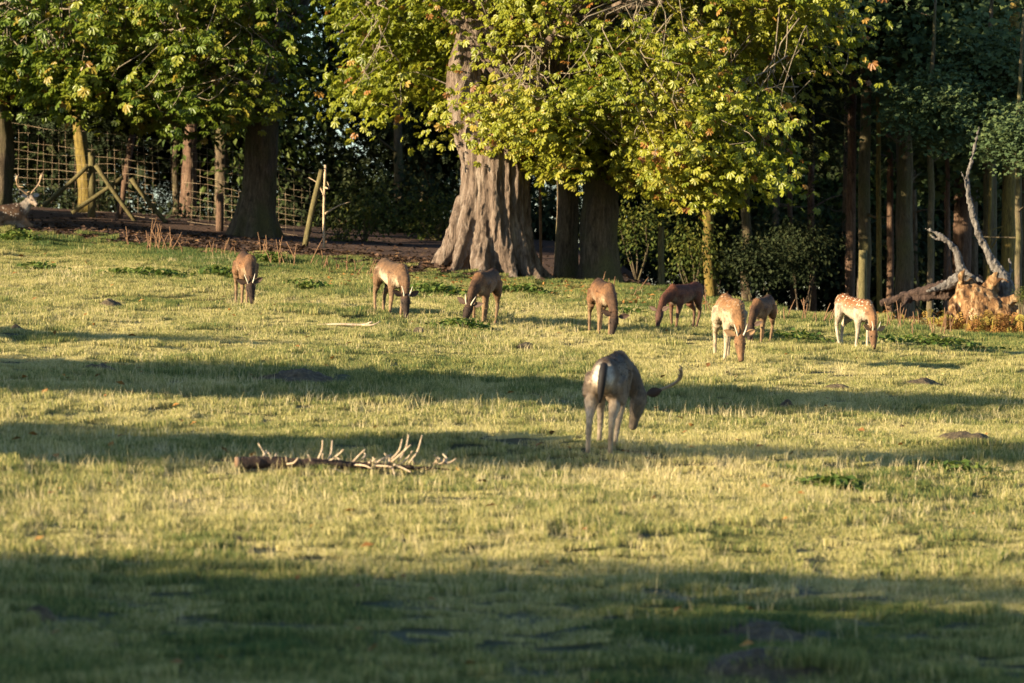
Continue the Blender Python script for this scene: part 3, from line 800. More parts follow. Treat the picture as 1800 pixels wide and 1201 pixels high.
for k, (px, d, w, lab) in enumerate(((1432, 92, 12, 'slim brown trunk above the darkest deer'), (1478, 93, 13, 'slim brown trunk just left of the two close dappled trunks'),         (1562, 90, 12, 'slim tan trunk between the thin pole and the thick straight trunk'), (1618, 92, 14, 'slim brown trunk right of the thick straight trunk'), (1676, 92, 11, 'slim tan trunk between the two dead limbs'), (1712, 93, 14, 'slim brown trunk left of the tallest dead limb'), (1398, 93, 9, 'thin brown stem in the gap above the darkest deer'), (1360, 95, 12, 'slim trunk in the gap right of the dim straight trunk'))):
    trunk_at('slim_tree', px, 560, px + RNG.normal(0, 7), 20, d, w, (M['bark_red'], M['bark_tan'])[k % 2], lab, (), 4, branches=5, bow=RNG.normal(0, .05), taper=.8)
# sycamore branches of cool green leaves hanging at the upper right
def hang(px, row, d, s, kind, label, group=None):
    p = P(px, row, d); g = float(gz(p.x, d + .8)); top = p.z - g
    return tree(BT, (p.x, d + .8, g - .1), [(0, 0, 0), (.05, 0, top * .5), (0, -.2, top), (.1, -.3, top + 2.2)], [.07, .06, .05, .02], M['bark'], ((kind, 0, -.8, top + .1, s),), label, group, 3)
hang(1640, 190, 78, .40, 'syc', 'sycamore sapling with cool green leaves above the forked dead limb')
hang(1745, 120, 79, .42, 'syc', 'sycamore sapling with cool green leaves above the tallest dead limb')
hang(1795, 235, 76, .36, 'syc', 'small sycamore sapling with cool green leaves at the right edge')
hang(1600, 60, 82, .42, 'syc', 'tall sycamore sapling whose leaves hang around the thick straight trunk')

# deep wood: rows of alike trees that close the view, and go on beyond the frame to the left
WG = 'trees deep in the wood'
def deep_place(px, y):
    row = 'nearest row' if y < 104 else 'middle row' if y < 116 else 'farthest row'
    spots = ((0, 'beyond the left edge'), (150, 'behind the lying stag'), (300, 'behind the yellow sunlit trunk'), (470, 'behind the left chestnut trunk'), (760, 'behind the dark gap between the chestnuts'), (960, 'behind the massive trunk'),
             (1110, 'behind the stout grey trunk'), (1280, 'behind the leaning mossy trunk'), (1440, 'above the right group of deer'), (1560, 'behind the two close dappled trunks'), (1700, 'behind the thick straight trunk'), (1800, 'behind the tallest dead limb'))
    return next((w for lim, w in spots if px < lim), 'beyond the right edge') + ', ' + row
def deep_wood():
    k = 0
    for (y0, y1, step, x0, x1) in ((97, 102, 2.4, -26, 18), (106, 114, 2.8, -16, 20), (119, 130, 3.4, -17, 22)):
        x = x0
        while x < x1:
            X = x + RNG.normal(0, .5); Y = RNG.uniform(y0, y1); x += step
            px = 900 + X / Y * F
            gap = 400 < px < 740 if Y < 104 else 330 < px < 800                       # thin crowns here let the sky through
            if gap or (px > 1060 and RNG.random() < .22): continue
            z = float(gz(X, Y)); h = RNG.uniform(8, 11)
            kinds = ['yew', 'broad', 'yew'] if px > 640 else ['broad', 'yew', 'broad']
            cr = [(random.choice(kinds), RNG.normal(0, .4), RNG.normal(0, .4), h * f, s) for f, s in ((.38, .95), (.68, 1.05), (1.0, .95))]
            if gap: cr = cr[:1] + [('broad', 0, 0, h * .62, .8)]
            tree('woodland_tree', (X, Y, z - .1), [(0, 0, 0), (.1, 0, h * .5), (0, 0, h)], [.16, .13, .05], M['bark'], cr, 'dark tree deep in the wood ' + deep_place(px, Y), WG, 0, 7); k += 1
deep_wood()
for (px, d, lab) in ((330, 104, 'yew behind the red brown trunk by the fence'), (385, 102, 'yew in the dark behind the short stump post'), (60, 103, 'yew in the dark behind the lying stag'), (735, 104, 'yew behind the slim lone trunk left of the massive chestnut')):
    X = (px - 900) / F * d; tree('woodland_tree', (X, d, float(gz(X, d)) - .1), [(0, 0, 0), (.1, 0, 4), (0, 0, 8)], [.16, .12, .04], M['bark'], (('yew', 0, 0, 1.8, .72), ('yew', .2, .2, 5.0, .8)), lab, None, 0, 7)

def bush(name, px, row, d, s, kind, label, group=None, flat=1.0, cat='shrub'):
    p = P(px, row, d); g = float(gz(p.x, d)); t = empty(name, (p.x, d, g), label, cat, group)
    mb = MB()
    for _ in range(6):
        a = RNG.uniform(0, 6.28); e = np.array((math.cos(a) * .5 * s, math.sin(a) * .5 * s, max(.3, p.z - g) * RNG.uniform(.8, 1.2)))
        mb.tube(((0, 0, -.05), e * .5 + RNG.normal(0, .05, 3), e), (.02, .014, .004), 5, 6)
    mb.build('stems', M['bark'], t)['kind'] = 'stuff'
    o = link('foliage', random.choice(CROWN[kind]), None, t); o.location = (0, 0, p.z - g); o.scale = (s, s, s * flat); o.rotation_euler = (0, 0, RNG.uniform(0, 6.28)); o['kind'] = 'stuff'
bush('shrub', 640, 370, 90, .68, 'shrub', 'light green leafy shrub in the dark gap left of the massive chestnut', flat=1.0)
bush('shrub', 765, 385, 93, .62, 'shrub', 'yellow green shrub tucked against the left side of the massive chestnut')
bush('shrub', 600, 425, 89, .34, 'shrub', 'low shrub at the foot of the thin pale pole')
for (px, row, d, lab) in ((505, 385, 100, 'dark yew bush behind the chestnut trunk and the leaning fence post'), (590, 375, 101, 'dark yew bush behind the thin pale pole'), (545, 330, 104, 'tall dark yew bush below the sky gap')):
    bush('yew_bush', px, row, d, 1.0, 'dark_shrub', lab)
bush('shrub', 1120, 400, 84, .62, 'shrub', 'sunlit shrub left of the square topped fence post', flat=.9)
bush('shrub', 1215, 440, 86, .62, 'shrub', 'sunlit shrub between the fence post and the leaning mossy trunk')
bush('shrub', 1335, 460, 85, .55, 'dark_shrub', 'dark shrub behind the two middle deer of the right group', flat=.8)
bush('shrub', 1410, 440, 88, .55, 'dark_shrub', 'dark shrub left of the two close dappled trunks')
bush('shrub', 1798, 520, 70.5, .14, 'shrub', 'sprig of bright leaves at the right edge above the uprooted stump')
CROWN['thin'] = [crown_mesh('thin_crown', 2300, (2.2, 2.0, 3.2), SIMPLE, .14, .26, M['wood_leaf'], .9, .5)]
for (px, d, z, lab) in ((505, 112, 5.6, 'thin crowned tree with sky showing through, next to the left chestnut'), (575, 116, 6.4, 'thin crowned tree with sky showing through, left of the massive chestnut')):
    X = (px - 900) / F * d; g = float(gz(X, d)); tree('woodland_tree', (X, d, g - .1), [(0, 0, 0), (.1, 0, 4), (0, 0, 9)], [.13, .1, .03], M['bark'], (('thin', 0, 0, z - g, 1.0), ('thin', .3, .5, z - g - 3.2, .8)), lab, None, 4)
UG = 'dark undergrowth bushes in the wood'
nb = 0
for k in range(15):
    px = -60 + k * 132 + RNG.normal(0, 20); d = RNG.uniform(95, 99) if px < 1100 else RNG.uniform(91, 97)
    if 470 < px < 560: continue
    bush('undergrowth_bush', px, RNG.uniform(395, 455) + max(0, (px - 900)) * .06, d, RNG.uniform(.85, 1.05), 'dark_shrub', 'dark undergrowth bush on the floor of the wood, ' + ('%s from the left' % ('first second third fourth fifth sixth seventh eighth ninth tenth eleventh twelfth thirteenth fourteenth fifteenth'.split()[nb])), UG); nb += 1

# trees and bushes outside the frame to the left: their shade lies across the meadow and the bank
def shade_tree(x, y, h, w, label, b):
    g = float(gz(x, y)); n = 3
    t = empty('shading_tree', (x, y, g), label, 'tree', 'trees beyond the left edge of the picture')
    mb = MB(); mb.tube([(0, 0, -.1), (.05, 0, h * .4), (0, 0, h * .85)], (.02 + .05 * b, .02 + .04 * b, .02), 8, 10); mb.build('trunk', M['bark'], t)
    nn = int(3000 + 520 * w * b); pos, _ = crown_points(nn, (0, 0, h - b), (w / 2 * .97, w / 2 * .97, b * .97), .8, 18, .14)
    me = leaf_mesh('crown', pos, droopy(pos, (0, 0, h * .6)), RNG.uniform(.35, .6, nn), RNG.random(nn), SIMPLE)
    o = link('crown', me, M['wood_leaf'], t); o['kind'] = 'stuff'
def back(x, y, s):          # walk s metres from a meadow point towards the sun
    return x - s * math.cos(R(SUN_AZ)), y - s * math.sin(R(SUN_AZ))
def shade_for(x, y, s, w, label, b):
    """a round tree whose shadow's tip falls on the meadow at (x, y)"""
    bx, by = back(x, y, s); h = s * math.tan(R(SUN_EL)) + float(gz(x, y)) - float(gz(bx, by))
    shade_tree(bx, by, h, w, label, b)
shade_for(7.0, 54.9, 52, 4.6, 'round park tree beyond the left edge shading the upper meadow band', 4.5)
shade_for(2.3, 43.7, 48, 3.9, 'round park tree beyond the left edge shading the middle meadow band', 3.9)
shade_for(10.2, 48.2, 48, 1.9, 'slender tree with a small high crown, added unseen beyond the left edge to shade right of the buck', .5)  # unseen tree, crown shaped so its shade passes over the buck's back
shade_for(-2.6, 56.1, 42, 1.7, 'small park tree beyond the left edge shading the far left meadow', 3.0)
shade_for(10.5, 34.3, 54, 11.2, 'broad park tree beyond the left edge shading the near meadow', 7.0)
shade_for(11.5, 28.6, 55, 10.5, 'broad unseen tree added beyond the left edge to fill the near shade, closest to the camera', 6.0)  # unseen tree added to close sunlit gaps in the near shade
for k, (x, y, h, w) in enumerate(((-18, 78.6, 3.3, 3.2), (-18.4, 82.4, 3.0, 3.6), (-18.5, 80.2, 5.3, 1.9), (-18.6, 86, 2.3, 3.8), (-24, 84, 4.2, 5.0))):  # unseen bushes added, heights set to shade stag, chestnut trunk and lower fence
    shade_tree(x, y, h, w, ('holly bush', 'hawthorn bush', 'slender field maple', 'hazel bush', 'elder bush')[k] + ' added unseen beyond the left edge to shade the bank', h / 2)

# ------------------------------------------------------------------ fence
def pole(name, a, b, r, m, parent, sides=9, org=None):
    mb = MB(); o = np.array(org); a = np.array(a) - o; b = np.array(b) - o
    c = (a + b) / 2 + RNG.normal(0, .012, 3)
    mb.tube((a, c, b), (r * 1.05, r, r * .95), sides, 7); return mb.build(name, m, parent)
def fence():
    X0, X1 = -11.0, -3.75
    def yf(x): return 92.5 + (x + 10.5) * -.45
    org = np.array((X0, yf(X0), float(gz(X0, yf(X0)))))
    t = empty('wire_fence', org, 'tall rusty square mesh deer fence with braced wooden posts left of the chestnut', 'fence')
    def top(x): return float(np.interp(x, (-11, -6.2, -5.2, -3.75), (1.86, 1.62, 1.50, 1.30)))
    def wob(x, h): return (vn(x * .9, h * 1.3, 61) - .5) * .10, (vn(x * 1.3 + 9, h, 62) - .5) * .12
    for i in range(11):
        pts = []
        for x in np.linspace(X0, X1, 46):
            h = top(x) * (.06 + .94 * i / 10) ; a, b = wob(x, h); sag = -.04 * abs(math.sin(x * 1.9 + i))
            pts.append(np.array((x + a * .5, yf(x) + b, float(gz(x, yf(x))) + h + a * .6 + sag)) - org)
        mb = MB(); mb.tube(pts, .0026 if i % 5 else .0034, 4); mb.build('wire', M['wire'], t)
    x = X0 + .05
    while x < X1:
        pts = []; lean = RNG.normal(0, .025)
        for f in np.linspace(.06, 1.0, 9):
            h = top(x) * f; a, b = wob(x, h); pts.append(np.array((x + a * .5 + lean * f, yf(x) + b, float(gz(x, yf(x))) + h + a * .6)) - org)
        mb = MB(); mb.tube(pts, .0024, 4); mb.build('wire', M['wire'], t); x += RNG.uniform(.145, .185)
    D = 91.0
    pole('post', P(161, 385, D), P(161, 268, D), .075, M['post'], t, org=org)
    pole('post', P(207, 398, D + .3), P(233, 236, D + .3), .070, M['bark_red'], t, org=org)
    pole('post', P(535, 440, 85), P(566, 298, 85), .055, M['post'], t, org=org)
    pole('post', P(386, 412, 89.5), P(386, 340, 89.5), .075, M['bark_red'], t, org=org)
    for a, b in (((76, 362), (155, 292)), ((168, 290), (244, 398)), ((126, 374), (216, 312)), ((230, 314), (302, 404))):
        pole('brace', P(*a, D - .25), P(*b, D - .1), .046, M['post'], t, org=org)
fence()
def lone_pole(name, px0, r0, px1, r1, d, r, m, label, cat='post', twigs=0):
    a = P(px0, r0, d); a.z = min(a.z, float(gz(a.x, d))) - .05
    t = empty(name, a, label, cat); pole('shaft', a, P(px1, r1, d), r, m, t, org=a)
    for _ in range(twigs):
        b = np.array(P(px1, r1, d)) - np.array(a); q = b * RNG.uniform(.4, .95); e = q + np.array((RNG.normal(0, .25), RNG.normal(0, .2), RNG.uniform(.05, .4)))
        mb = MB(); mb.tube((q, (q + e) / 2 + RNG.normal(0, .04, 3), e), (.018, .012, .004), 5, 6); mb.build('twig', m, t)
lone_pole('sapling_pole', 570, 440, 572, 290, 85.2, .024, M['stub'], 'thin pale pole beside the leaning fence post', 'pole', 3)
lone_pole('sapling_pole', 951, 478, 949, 325, 79.2, .026, M['stalk'], 'thin tan pole beside the right side of the massive trunk', 'pole', 1)
lone_pole('fence_post', 1163, 522, 1162, 398, 79.5, .058, M['post'], 'square topped greenish fence post standing alone at the wood edge')
lone_pole('fence_post', 1517, 545, 1517, 440, 77, .075, M['post'], 'stout pale post below the two close dappled trunks')
lone_pole('sapling_pole', 1734, 480, 1744, 225, 78.5, .030, M['bark_green'], 'pale bare sapling with short side twigs beside the tallest dead limb', 'pole', 9)

# ------------------------------------------------------------------ uprooted dead tree on the right
def uprooted():
    D = 71.5
    g = G(1720, 575); org = np.array((P(1700, 560, D).x, D, float(gz(P(1700, 560, D).x, D))))
    t = empty('uprooted_tree', org, 'uprooted dead tree with torn root mass and grey bare limbs at the wood edge', 'dead tree')
    def W(px, py, dy=0): return np.array(P(px, py, D + dy)) - org
    def fused(name, strands, m, vox=.025, sm=2, disp=None):
        tb = []
        for path, rr in strands:
            w = smooth_path(np.column_stack([np.array(path), np.array(rr)]), 5 * len(path)); V, Fs, _, _ = tube(w[:, :3], w[:, 3], 9); tb.append((V, Fs))
        return organic(name, tb, vox, sm, m, t, disp)
    rough = lambda amp, s, sd: (lambda co: amp * (vn(co[:, 0] * s, co[:, 2] * s + co[:, 1] * s * .7, sd) - .5) + amp * .6 * (vn(co[:, 0] * s * 2.7, co[:, 2] * s * 2.7, sd + 1) - .5))
    fused('root_mass', [([W(1690, 515), W(1725, 545, -.2), W(1790, 575, -.3)], (.20, .33, .24)), ([W(1700, 500, .1), W(1720, 560, -.3), W(1745, 592, -.4)], (.16, .27, .16)),
                        ([W(1735, 520), W(1745, 495, -.1), W(1752, 478, -.1)], (.18, .12, .05)), ([W(1760, 560, -.2), W(1800, 565, -.3), W(1850, 590, -.3)], (.22, .24, .2)),
                        ([W(1690, 540, -.1), W(1682, 570, -.3), W(1664, 592, -.4)], (.12, .07, .03)), ([W(1690, 520), W(1674, 540, -.3), W(1690, 566, -.45)], (.12, .08, .04)),
                        ([W(1755, 535, -.3), W(1790, 528, -.4), W(1812, 540, -.3)], (.08, .06, .04)), ([W(1730, 540, -.3), W(1716, 575, -.55), W(1702, 598, -.6)], (.06, .04, .015)), ([W(1700, 505, 0), W(1690, 488, -.2), W(1697, 472, -.25)], (.06, .035, .012)), ([W(1770, 550, -.4), W(1775, 580, -.6), W(1762, 604, -.65)], (.07, .045, .015)), ([W(1740, 500, -.1), W(1762, 490, -.25), W(1776, 500, -.3)], (.06, .03, .012))], M['rootplate'], .022, 1, rough(.075, 7, 71))
    fused('log', [([W(1548, 534, .6), W(1600, 518, .5), W(1650, 506, .3), W(1690, 496, .2), W(1725, 500, .1)], (.05, .075, .095, .12, .15)), ([W(1575, 532, .6), W(1620, 524, .4), W(1680, 518, .3)], (.03, .05, .09)), ([W(1600, 520, .5), W(1590, 535, .3), W(1572, 548, .2)], (.04, .03, .012))], M['log'], .018, 1, rough(.04, 19, 73))
    fused('limb', [([W(1768, 540, .2), W(1768, 500, .2), W(1742, 455, .2), W(1718, 405, .15), W(1704, 350, .1), W(1700, 305, .1)], (.12, .13, .072, .054, .044, .034)),
                   ([W(1700, 310, .1), W(1711, 270, .05), W(1721, 222, .05)], (.035, .025, .012)), ([W(1702, 340, .1), W(1696, 318, .05), W(1690, 302, .05)], (.03, .022, .008)),
                   ([W(1764, 505, .2), W(1775, 480, .3), W(1774, 455, .3)], (.07, .04, .012))], M['dead'], .014, 2, rough(.030, 19, 75))
    fused('limb', [([W(1712, 510, .15), W(1690, 475, .1), W(1680, 440, .05), W(1660, 420, 0), W(1642, 408, 0), W(1626, 402, 0)], (.15, .082, .058, .042, .032, .012)),
                   ([W(1656, 420, 0), W(1645, 420, 0), W(1634, 412, 0)], (.025, .02, .008)), ([W(1690, 475, .1), W(1712, 488, -.1), W(1728, 496, -.15)], (.05, .035, .014)),
                   ([W(1690, 490, .15), W(1655, 505, .1), W(1630, 512, 0)], (.12, .07, .02))], M['dead'], .014, 2, rough(.030, 19, 77))
uprooted()

def bracken(px, row, w, n, label, hmax=.34, green=.25, split=8):
    g = G(px, row); t = empty('bracken_clump', g, label, 'bracken')
    k = n; x = RNG.normal(0, w, k); y = RNG.normal(0, .25, k); z = RNG.random(k) ** 1.3 * hmax
    pos = np.column_stack([x, y, gz(g.x + x, g.y + y) - g.z + z])
    me = leaf_mesh('fronds', pos, rotations(RNG.uniform(0, 6.3, k), RNG.normal(.5, .5, k), RNG.normal(0, .5, k)), RNG.uniform(.10, .24, k), np.where(RNG.random(k) < green, .95, RNG.random(k) * .75), SPRAY)
    tag(link('fronds', me, M['bracken'], t), kind='stuff')
bracken(1775, 592, .34, 520, 'rusty dead bracken heaped below the uprooted root mass at the right edge', .30)
bracken(1690, 582, .30, 260, 'low rusty bracken left of the uprooted root mass', .16)
bracken(1655, 566, .16, 120, 'yellow green bracken tuft under the dead log', .42, .7)
bracken(1580, 560, .25, 90, 'thin rusty bracken in front of the dark log end', .22)

# ------------------------------------------------------------------ dead stalks along the meadow edge
def stalks(name, spots, label, hr=(.15, .42), lean=.16):
    g0 = G(*spots[0]); t = empty('stalk_clump', g0, label, 'stalks')
    for (px, row) in spots:
        g = G(px, row); h = RNG.uniform(*hr) * .9; b = np.array((g.x, g.y, float(gz(g.x, g.y)))) - np.array(g0)
        lx = RNG.normal(.05, lean) * h * 2; e = b + np.array((lx, RNG.normal(0, .05), h))
        mb = MB(); mb.tube((b - np.array((0, 0, .04)), (b + e) / 2 + RNG.normal(0, .01, 3), e), (.0085, .008, .005), 5, 5)
        mb.build('stalk', M['stalk'], t)
def along(px0, r0, px1, r1, n, jx=6, jr=3):
    return [(px0 + (px1 - px0) * f + RNG.normal(0, jx), r0 + (r1 - r0) * f + RNG.normal(0, jr)) for f in np.sort(RNG.random(n))]
stalks('s', along(205, 432, 335, 446, 16), 'thin dry stalks on the bank edge left of the leftmost grazing deer')
stalks('s', along(262, 438, 282, 440, 7, 4), 'upright tuft of tallest dry stalks on the bank below the crossed fence braces', (.35, .6))
stalks('s', along(340, 446, 410, 454, 9), 'short dry stalks just behind the leftmost grazing deer', (.12, .3))
stalks('s', along(455, 462, 540, 472, 20), 'dense dry stalks right of the leftmost grazing deer', (.15, .55))
stalks('s', along(540, 470, 655, 484, 18), 'row of short dry stalks left of the pale bellied deer', (.12, .34))
stalks('s', along(1030, 508, 1150, 520, 8), 'few thin stalks behind the deer with its ear turned right', (.12, .36))
stalks('s', along(1215, 548, 1250, 552, 6), 'two or three bent stalks behind the rump of the dark red deer', (.3, .52))
stalks('s', along(1360, 558, 1480, 572, 16), 'dry stalks between the darkest deer and the white legged deer', (.14, .42))
stalks('s', along(1555, 574, 1690, 592, 22), 'orange dry stalks in front of the dead log', (.2, .48), .08)

# ------------------------------------------------------------------ weeds, molehills, sticks
def weed(px, row, w, dpt, h, n, label, s0=.07, s1=.14):
    g = G(px, row); t = empty('weed_clump', g, label, 'weeds')
    x = RNG.normal(0, w * .5, n); y = RNG.normal(0, dpt * .5, n)
    z = RNG.random(n) * h * np.exp(-((x / w) ** 2 + (y / dpt) ** 2) * .8) + .03
    pos = np.column_stack([x, y, gz(g.x + x, g.y + y) - g.z + z])
    me = leaf_mesh('leaves', pos, rotations(RNG.uniform(0, 6.3, n), RNG.normal(.25, .4, n), RNG.normal(0, .4, n)), RNG.uniform(s0, s1, n), RNG.random(n), SIMPLE)
    tag(link('leaves', me, M['weed_leaf'], t), kind='stuff')
    for _ in range(7):
        mb = MB(); a = RNG.normal(0, w * .35), RNG.normal(0, dpt * .3); q = np.array((a[0], a[1], float(gz(g.x + a[0], g.y + a[1])) - g.z))
        mb.tube((q, q + np.array((RNG.normal(0, .03), 0, h * .8))), (.006, .003), 4); mb.build('stem', M['weed_leaf'], t)
weed(36, 424, .36, .3, .22, 240, 'bright green weed clump below the lying stag')
weed(70, 470, .35, .5, .10, 130, 'low green weeds on the far left slope')
weed(265, 488, .75, .6, .12, 320, 'wide dark green weed patch left of the leftmost grazing deer')
weed(385, 490, .34, .4, .20, 200, 'green weed clump touching the leftmost grazing deer')
weed(478, 466, .30, .3, .20, 170, 'bright green weed clump right of the leftmost deer among dry stalks')
weed(548, 506, .42, .4, .14, 180, 'green weeds between the leftmost deer and the pale bellied deer')
weed(762, 520, .52, .4, .22, 330, 'leafy green weed patch between the two horned deer below the massive trunk')
weed(925, 522, .46, .4, .18, 240, 'green weed clump right of the massive trunk base')
weed(815, 582, .40, .4, .14, 190, 'green weeds under the muzzle of the middle horned deer')
weed(1105, 560, .38, .6, .12, 170, 'green weeds between the ear turned deer and the dark red deer')
weed(1400, 600, .46, .6, .14, 200, 'green weeds between the darkest deer and the white legged deer')
weed(1640, 612, .9, .6, .14, 380, 'long green weed strip below the dead log')
weed(1470, 866, .34, .35, .12, 190, 'single green weed rosette on the near sunlit meadow at right')
weed(1700, 836, .5, .35, .10, 170, 'sparse green weeds on the right of the near sunlit meadow')

def molehill(px, row, wpx, hpx, label, lumps=.25):
    g = G(px, row); d = g.y; rx = wpx / F * d / 2; h = hpx / F * d * .9 + .02; ry = rx * .8
    n, m = 44, 16; V = []; Fs = []
    for i in range(m):
        f = i / (m - 1); r = 1 - f
        a = 2 * np.pi * np.arange(n) / n; w = 1 + .55 * (vn(np.cos(a) * 2.2 + px, np.sin(a) * 2.2, 3) - .5)
        x, y = np.cos(a) * rx * r * w, np.sin(a) * ry * r * w
        clod = .6 * vn((g.x + x) / .06, (g.y + y) / .06, 8) + .4 * vn((g.x + x) / .025, (g.y + y) / .025, 9) - .5
        zz = h * (1 - r ** 1.6) * (.75 + .5 * vn((g.x + x) / (rx * .6), (g.y + y) / (ry * .6), 4)) + clod * min(.045, h * .5) * (1 if i else 0) + gz(g.x + x, g.y + y) - g.z - (.03 if i == 0 else 0)
        V += list(zip(x, y, zz))
    for i in range(m - 1):
        for k in range(n): Fs.append((i * n + k, i * n + (k + 1) % n, (i + 1) * n + (k + 1) % n, (i + 1) * n + k))
    mb = MB(); mb.add(V, Fs); o = mb.build('molehill', M['soil'], None, g); tag(o, label, 'molehill', 'molehills on the meadow')
for m_ in MOLES: molehill(*m_)

def stick():
    g = G(610, 581); t = empty('fallen_stick', g, 'pale bare stick lying in the grass below the pale bellied deer', 'stick')
    mb = MB(); mb.tube([(-.40, .05, .05), (-.1, 0, .06), (.2, .02, .05), (.33, 0, .09)], (.010, .016, .018, .014), 6, 12); mb.build('shaft', M['stub'], t)
    mb = MB(); mb.tube([(.18, .02, .05), (.34, -.04, .05), (.44, 0, .10)], (.014, .011, .006), 5, 7); mb.build('twig', M['stub'], t)
stick()

def fallen_log():
    d = gd(420, 826); A = np.array(P(418, 818, d)); B = np.array(P(800, 822, d + .8))
    g = np.array((A[0], A[1], float(gz(A[0], A[1])))); t = empty('fallen_log', g, 'dark fallen conifer log with pale broken branch stubs in the grass', 'log')
    def on(px, up=.06):
        f = (px - 418) / 382; x = A[0] + (B[0] - A[0]) * f; y = A[1] + (B[1] - A[1]) * f
        return np.array((x, y, float(gz(x, y)) + up)) - g
    path = [on(px, u) for px, u in ((420, .085), (480, .08), (560, .075), (640, .07), (720, .075), (800, .08))]
    w = smooth_path(np.column_stack([path, (.056, .052, .044, .034, .022, .010)]), 24); V, Fs, _, _ = tube(w[:, :3], w[:, 3], 10)
    organic('trunk', [(V, Fs)], .018, 1, M['log'], t, lambda co: .022 * (vn(co[:, 0] * 22, co[:, 2] * 22, 5) - .4))
    mb = MB(); q = path[0]; mb.tube((q - np.array((.035, 0, 0)), q + np.array((.01, 0, 0))), (.048, .052), 12); mb.build('cut_end', M['cut'], t)
    S = ((466, 808, 454, 780, 0), (458, 808, 468, 792, .1), (498, 812, 503, 803, -.1), (498, 816, 524, 805, -.15), (557, 812, 567, 774, 0), (570, 812, 568, 798, -.1), (574, 812, 584, 774, .1),
         (574, 814, 604, 790, -.1), (620, 813, 642, 790, 0), (636, 808, 641, 796, .1), (660, 813, 684, 800, .15), (682, 813, 707, 772, 0), (700, 812, 718, 764, .1), (686, 814, 722, 782, -.1),
         (719, 814, 742, 765, 0), (768, 814, 763, 800, 0), (781, 814, 778, 798, .1), (782, 815, 802, 806, 0), (582, 822, 614, 831, -.2), (618, 817, 652, 823, -.15), (650, 818, 684, 820, -.15), (690, 816, 722, 830, -.2), (682, 820, 694, 836, -.25))
    S = list(S) + [(a, 816, a + RNG.normal(4, 12), 816 - abs(RNG.normal(14, 9)), RNG.normal(0, .15)) for a in RNG.uniform(440, 790, 18)]
    for (a, b, c, e, dy) in S:
        dd = d + .8 * (a - 418) / 382
        p = np.array(P(a, b, dd)) - g; q = np.array(P(c, e, dd + dy)) - g; mid = (p + q) / 2 + RNG.normal(0, .012, 3) + np.array((.012, 0, 0))
        mb = MB(); mb.tube((p, mid, q), (.0090, .0080, .0055), 7, 7); mb.build('branch_stub', M['stub'], t)
fallen_log()

# ------------------------------------------------------------------ deer
C_ = lambda *c: np.array(c, float)
COATS = {   # top, flank, belly, neck, face, legs, tail, rump
    'brown': (C_(.050, .025, .012), C_(.165, .080, .034), C_(.34, .25, .155), C_(.065, .033, .017), C_(.026, .015, .010), C_(.20, .125, .065), C_(.03, .02, .015), C_(.30, .20, .12)),
    'grey': (C_(.085, .050, .027), C_(.15, .080, .038), C_(.44, .36, .24), C_(.11, .060, .030), C_(.028, .017, .012), C_(.20, .125, .068), C_(.03, .02, .015), C_(.3, .2, .12)),
    'red': (C_(.065, .020, .011), C_(.13, .045, .021), C_(.22, .16, .11), C_(.085, .031, .017), C_(.075, .036, .024), C_(.13, .07, .04), C_(.03, .02, .015), C_(.30, .22, .16)),
    'tawny': (C_(.16, .072, .024), C_(.22, .115, .048), C_(.36, .28, .18), C_(.17, .085, .034), C_(.15, .078, .036), C_(.36, .28, .18), C_(.05, .03, .02), C_(.6, .5, .38)),
    'menil': (C_(.15, .055, .018), C_(.22, .105, .043), C_(.38, .31, .22), C_(.20, .10, .045), C_(.12, .062, .03), C_(.38, .31, .22), C_(.3, .2, .12), C_(.72, .64, .5)),
    'buck': (C_(.055, .038, .026), C_(.16, .112, .074), C_(.36, .27, .18), C_(.11, .08, .056), C_(.13, .095, .068), C_(.44, .33, .22), C_(.012, .009, .008), C_(.52, .46, .38)),
    'stag': (C_(.11, .06, .032), C_(.18, .10, .052), C_(.40, .35, .29), C_(.16, .13, .105), C_(.25, .19, .14), C_(.24, .17, .11), C_(.015, .012, .01), C_(.68, .64, .58)),
}
def lerp(a, b, t): return a + (b - a) * np.asarray(t)[:, None]
def blob(path, ru, rs, col, spot=None, n=18, sides=16, keel=0):
    """coloured tube: col(t, ang, verts) -> rgb"""
    w = smooth_path(np.column_stack([np.array(path, float), np.array(ru, float), np.array(rs, float)]), n)
    V, Fs, ang, tt = tube(w[:, :3], np.maximum(w[:, 3], .004), sides, rs=np.maximum(w[:, 4], .004))
    c = col(tt, ang, V); s = np.zeros(len(V)) if spot is None else spot(tt, ang, V)
    if keel: V[:, 1] *= 1 - keel * np.clip(np.cos(ang), 0, 1) ** 1.5
    return V, Fs, np.column_stack([c, s])

def ear(parent, at, dirv, normal, L, W, m):
    """cupped leaf shaped ear with thickness"""
    d = Vector(dirv).normalized(); n = Vector(normal); n = (n - d * n.dot(d)).normalized(); s = d.cross(n)
    rows = ((0, .22, 0), (.2, .75, .12), (.45, 1, .2), (.7, .75, .14), (.9, .32, .05), (1, .03, 0)); V = []; Fs = []
    for off in (0, -.008):
        for t, w, cup in rows:
            for k in (-1, -.5, 0, .5, 1):
                V.append(Vector(at) + d * (t * L) + s * (k * w * W / 2) + n * (abs(k) * abs(k) * cup * W * 1.1 + off))
    for b in (0, 30):
        for i in range(5):
            for k in range(4):
                q = (b + i * 5 + k, b + i * 5 + k + 1, b + i * 5 + k + 6, b + i * 5 + k + 5); Fs.append(q if b == 0 else q[::-1])
    ring = [i * 5 for i in range(6)] + [29 - k for k in range(1, 4)] + [29 - i * 5 for i in range(0, 6)][0:0]
    for i in range(5):
        for k in (0, 4): Fs.append((i * 5 + k, (i + 1) * 5 + k, 30 + (i + 1) * 5 + k, 30 + i * 5 + k))
    mb = MB(); mb.add([tuple(v) for v in V], Fs); return mb.build('ear', m, parent)

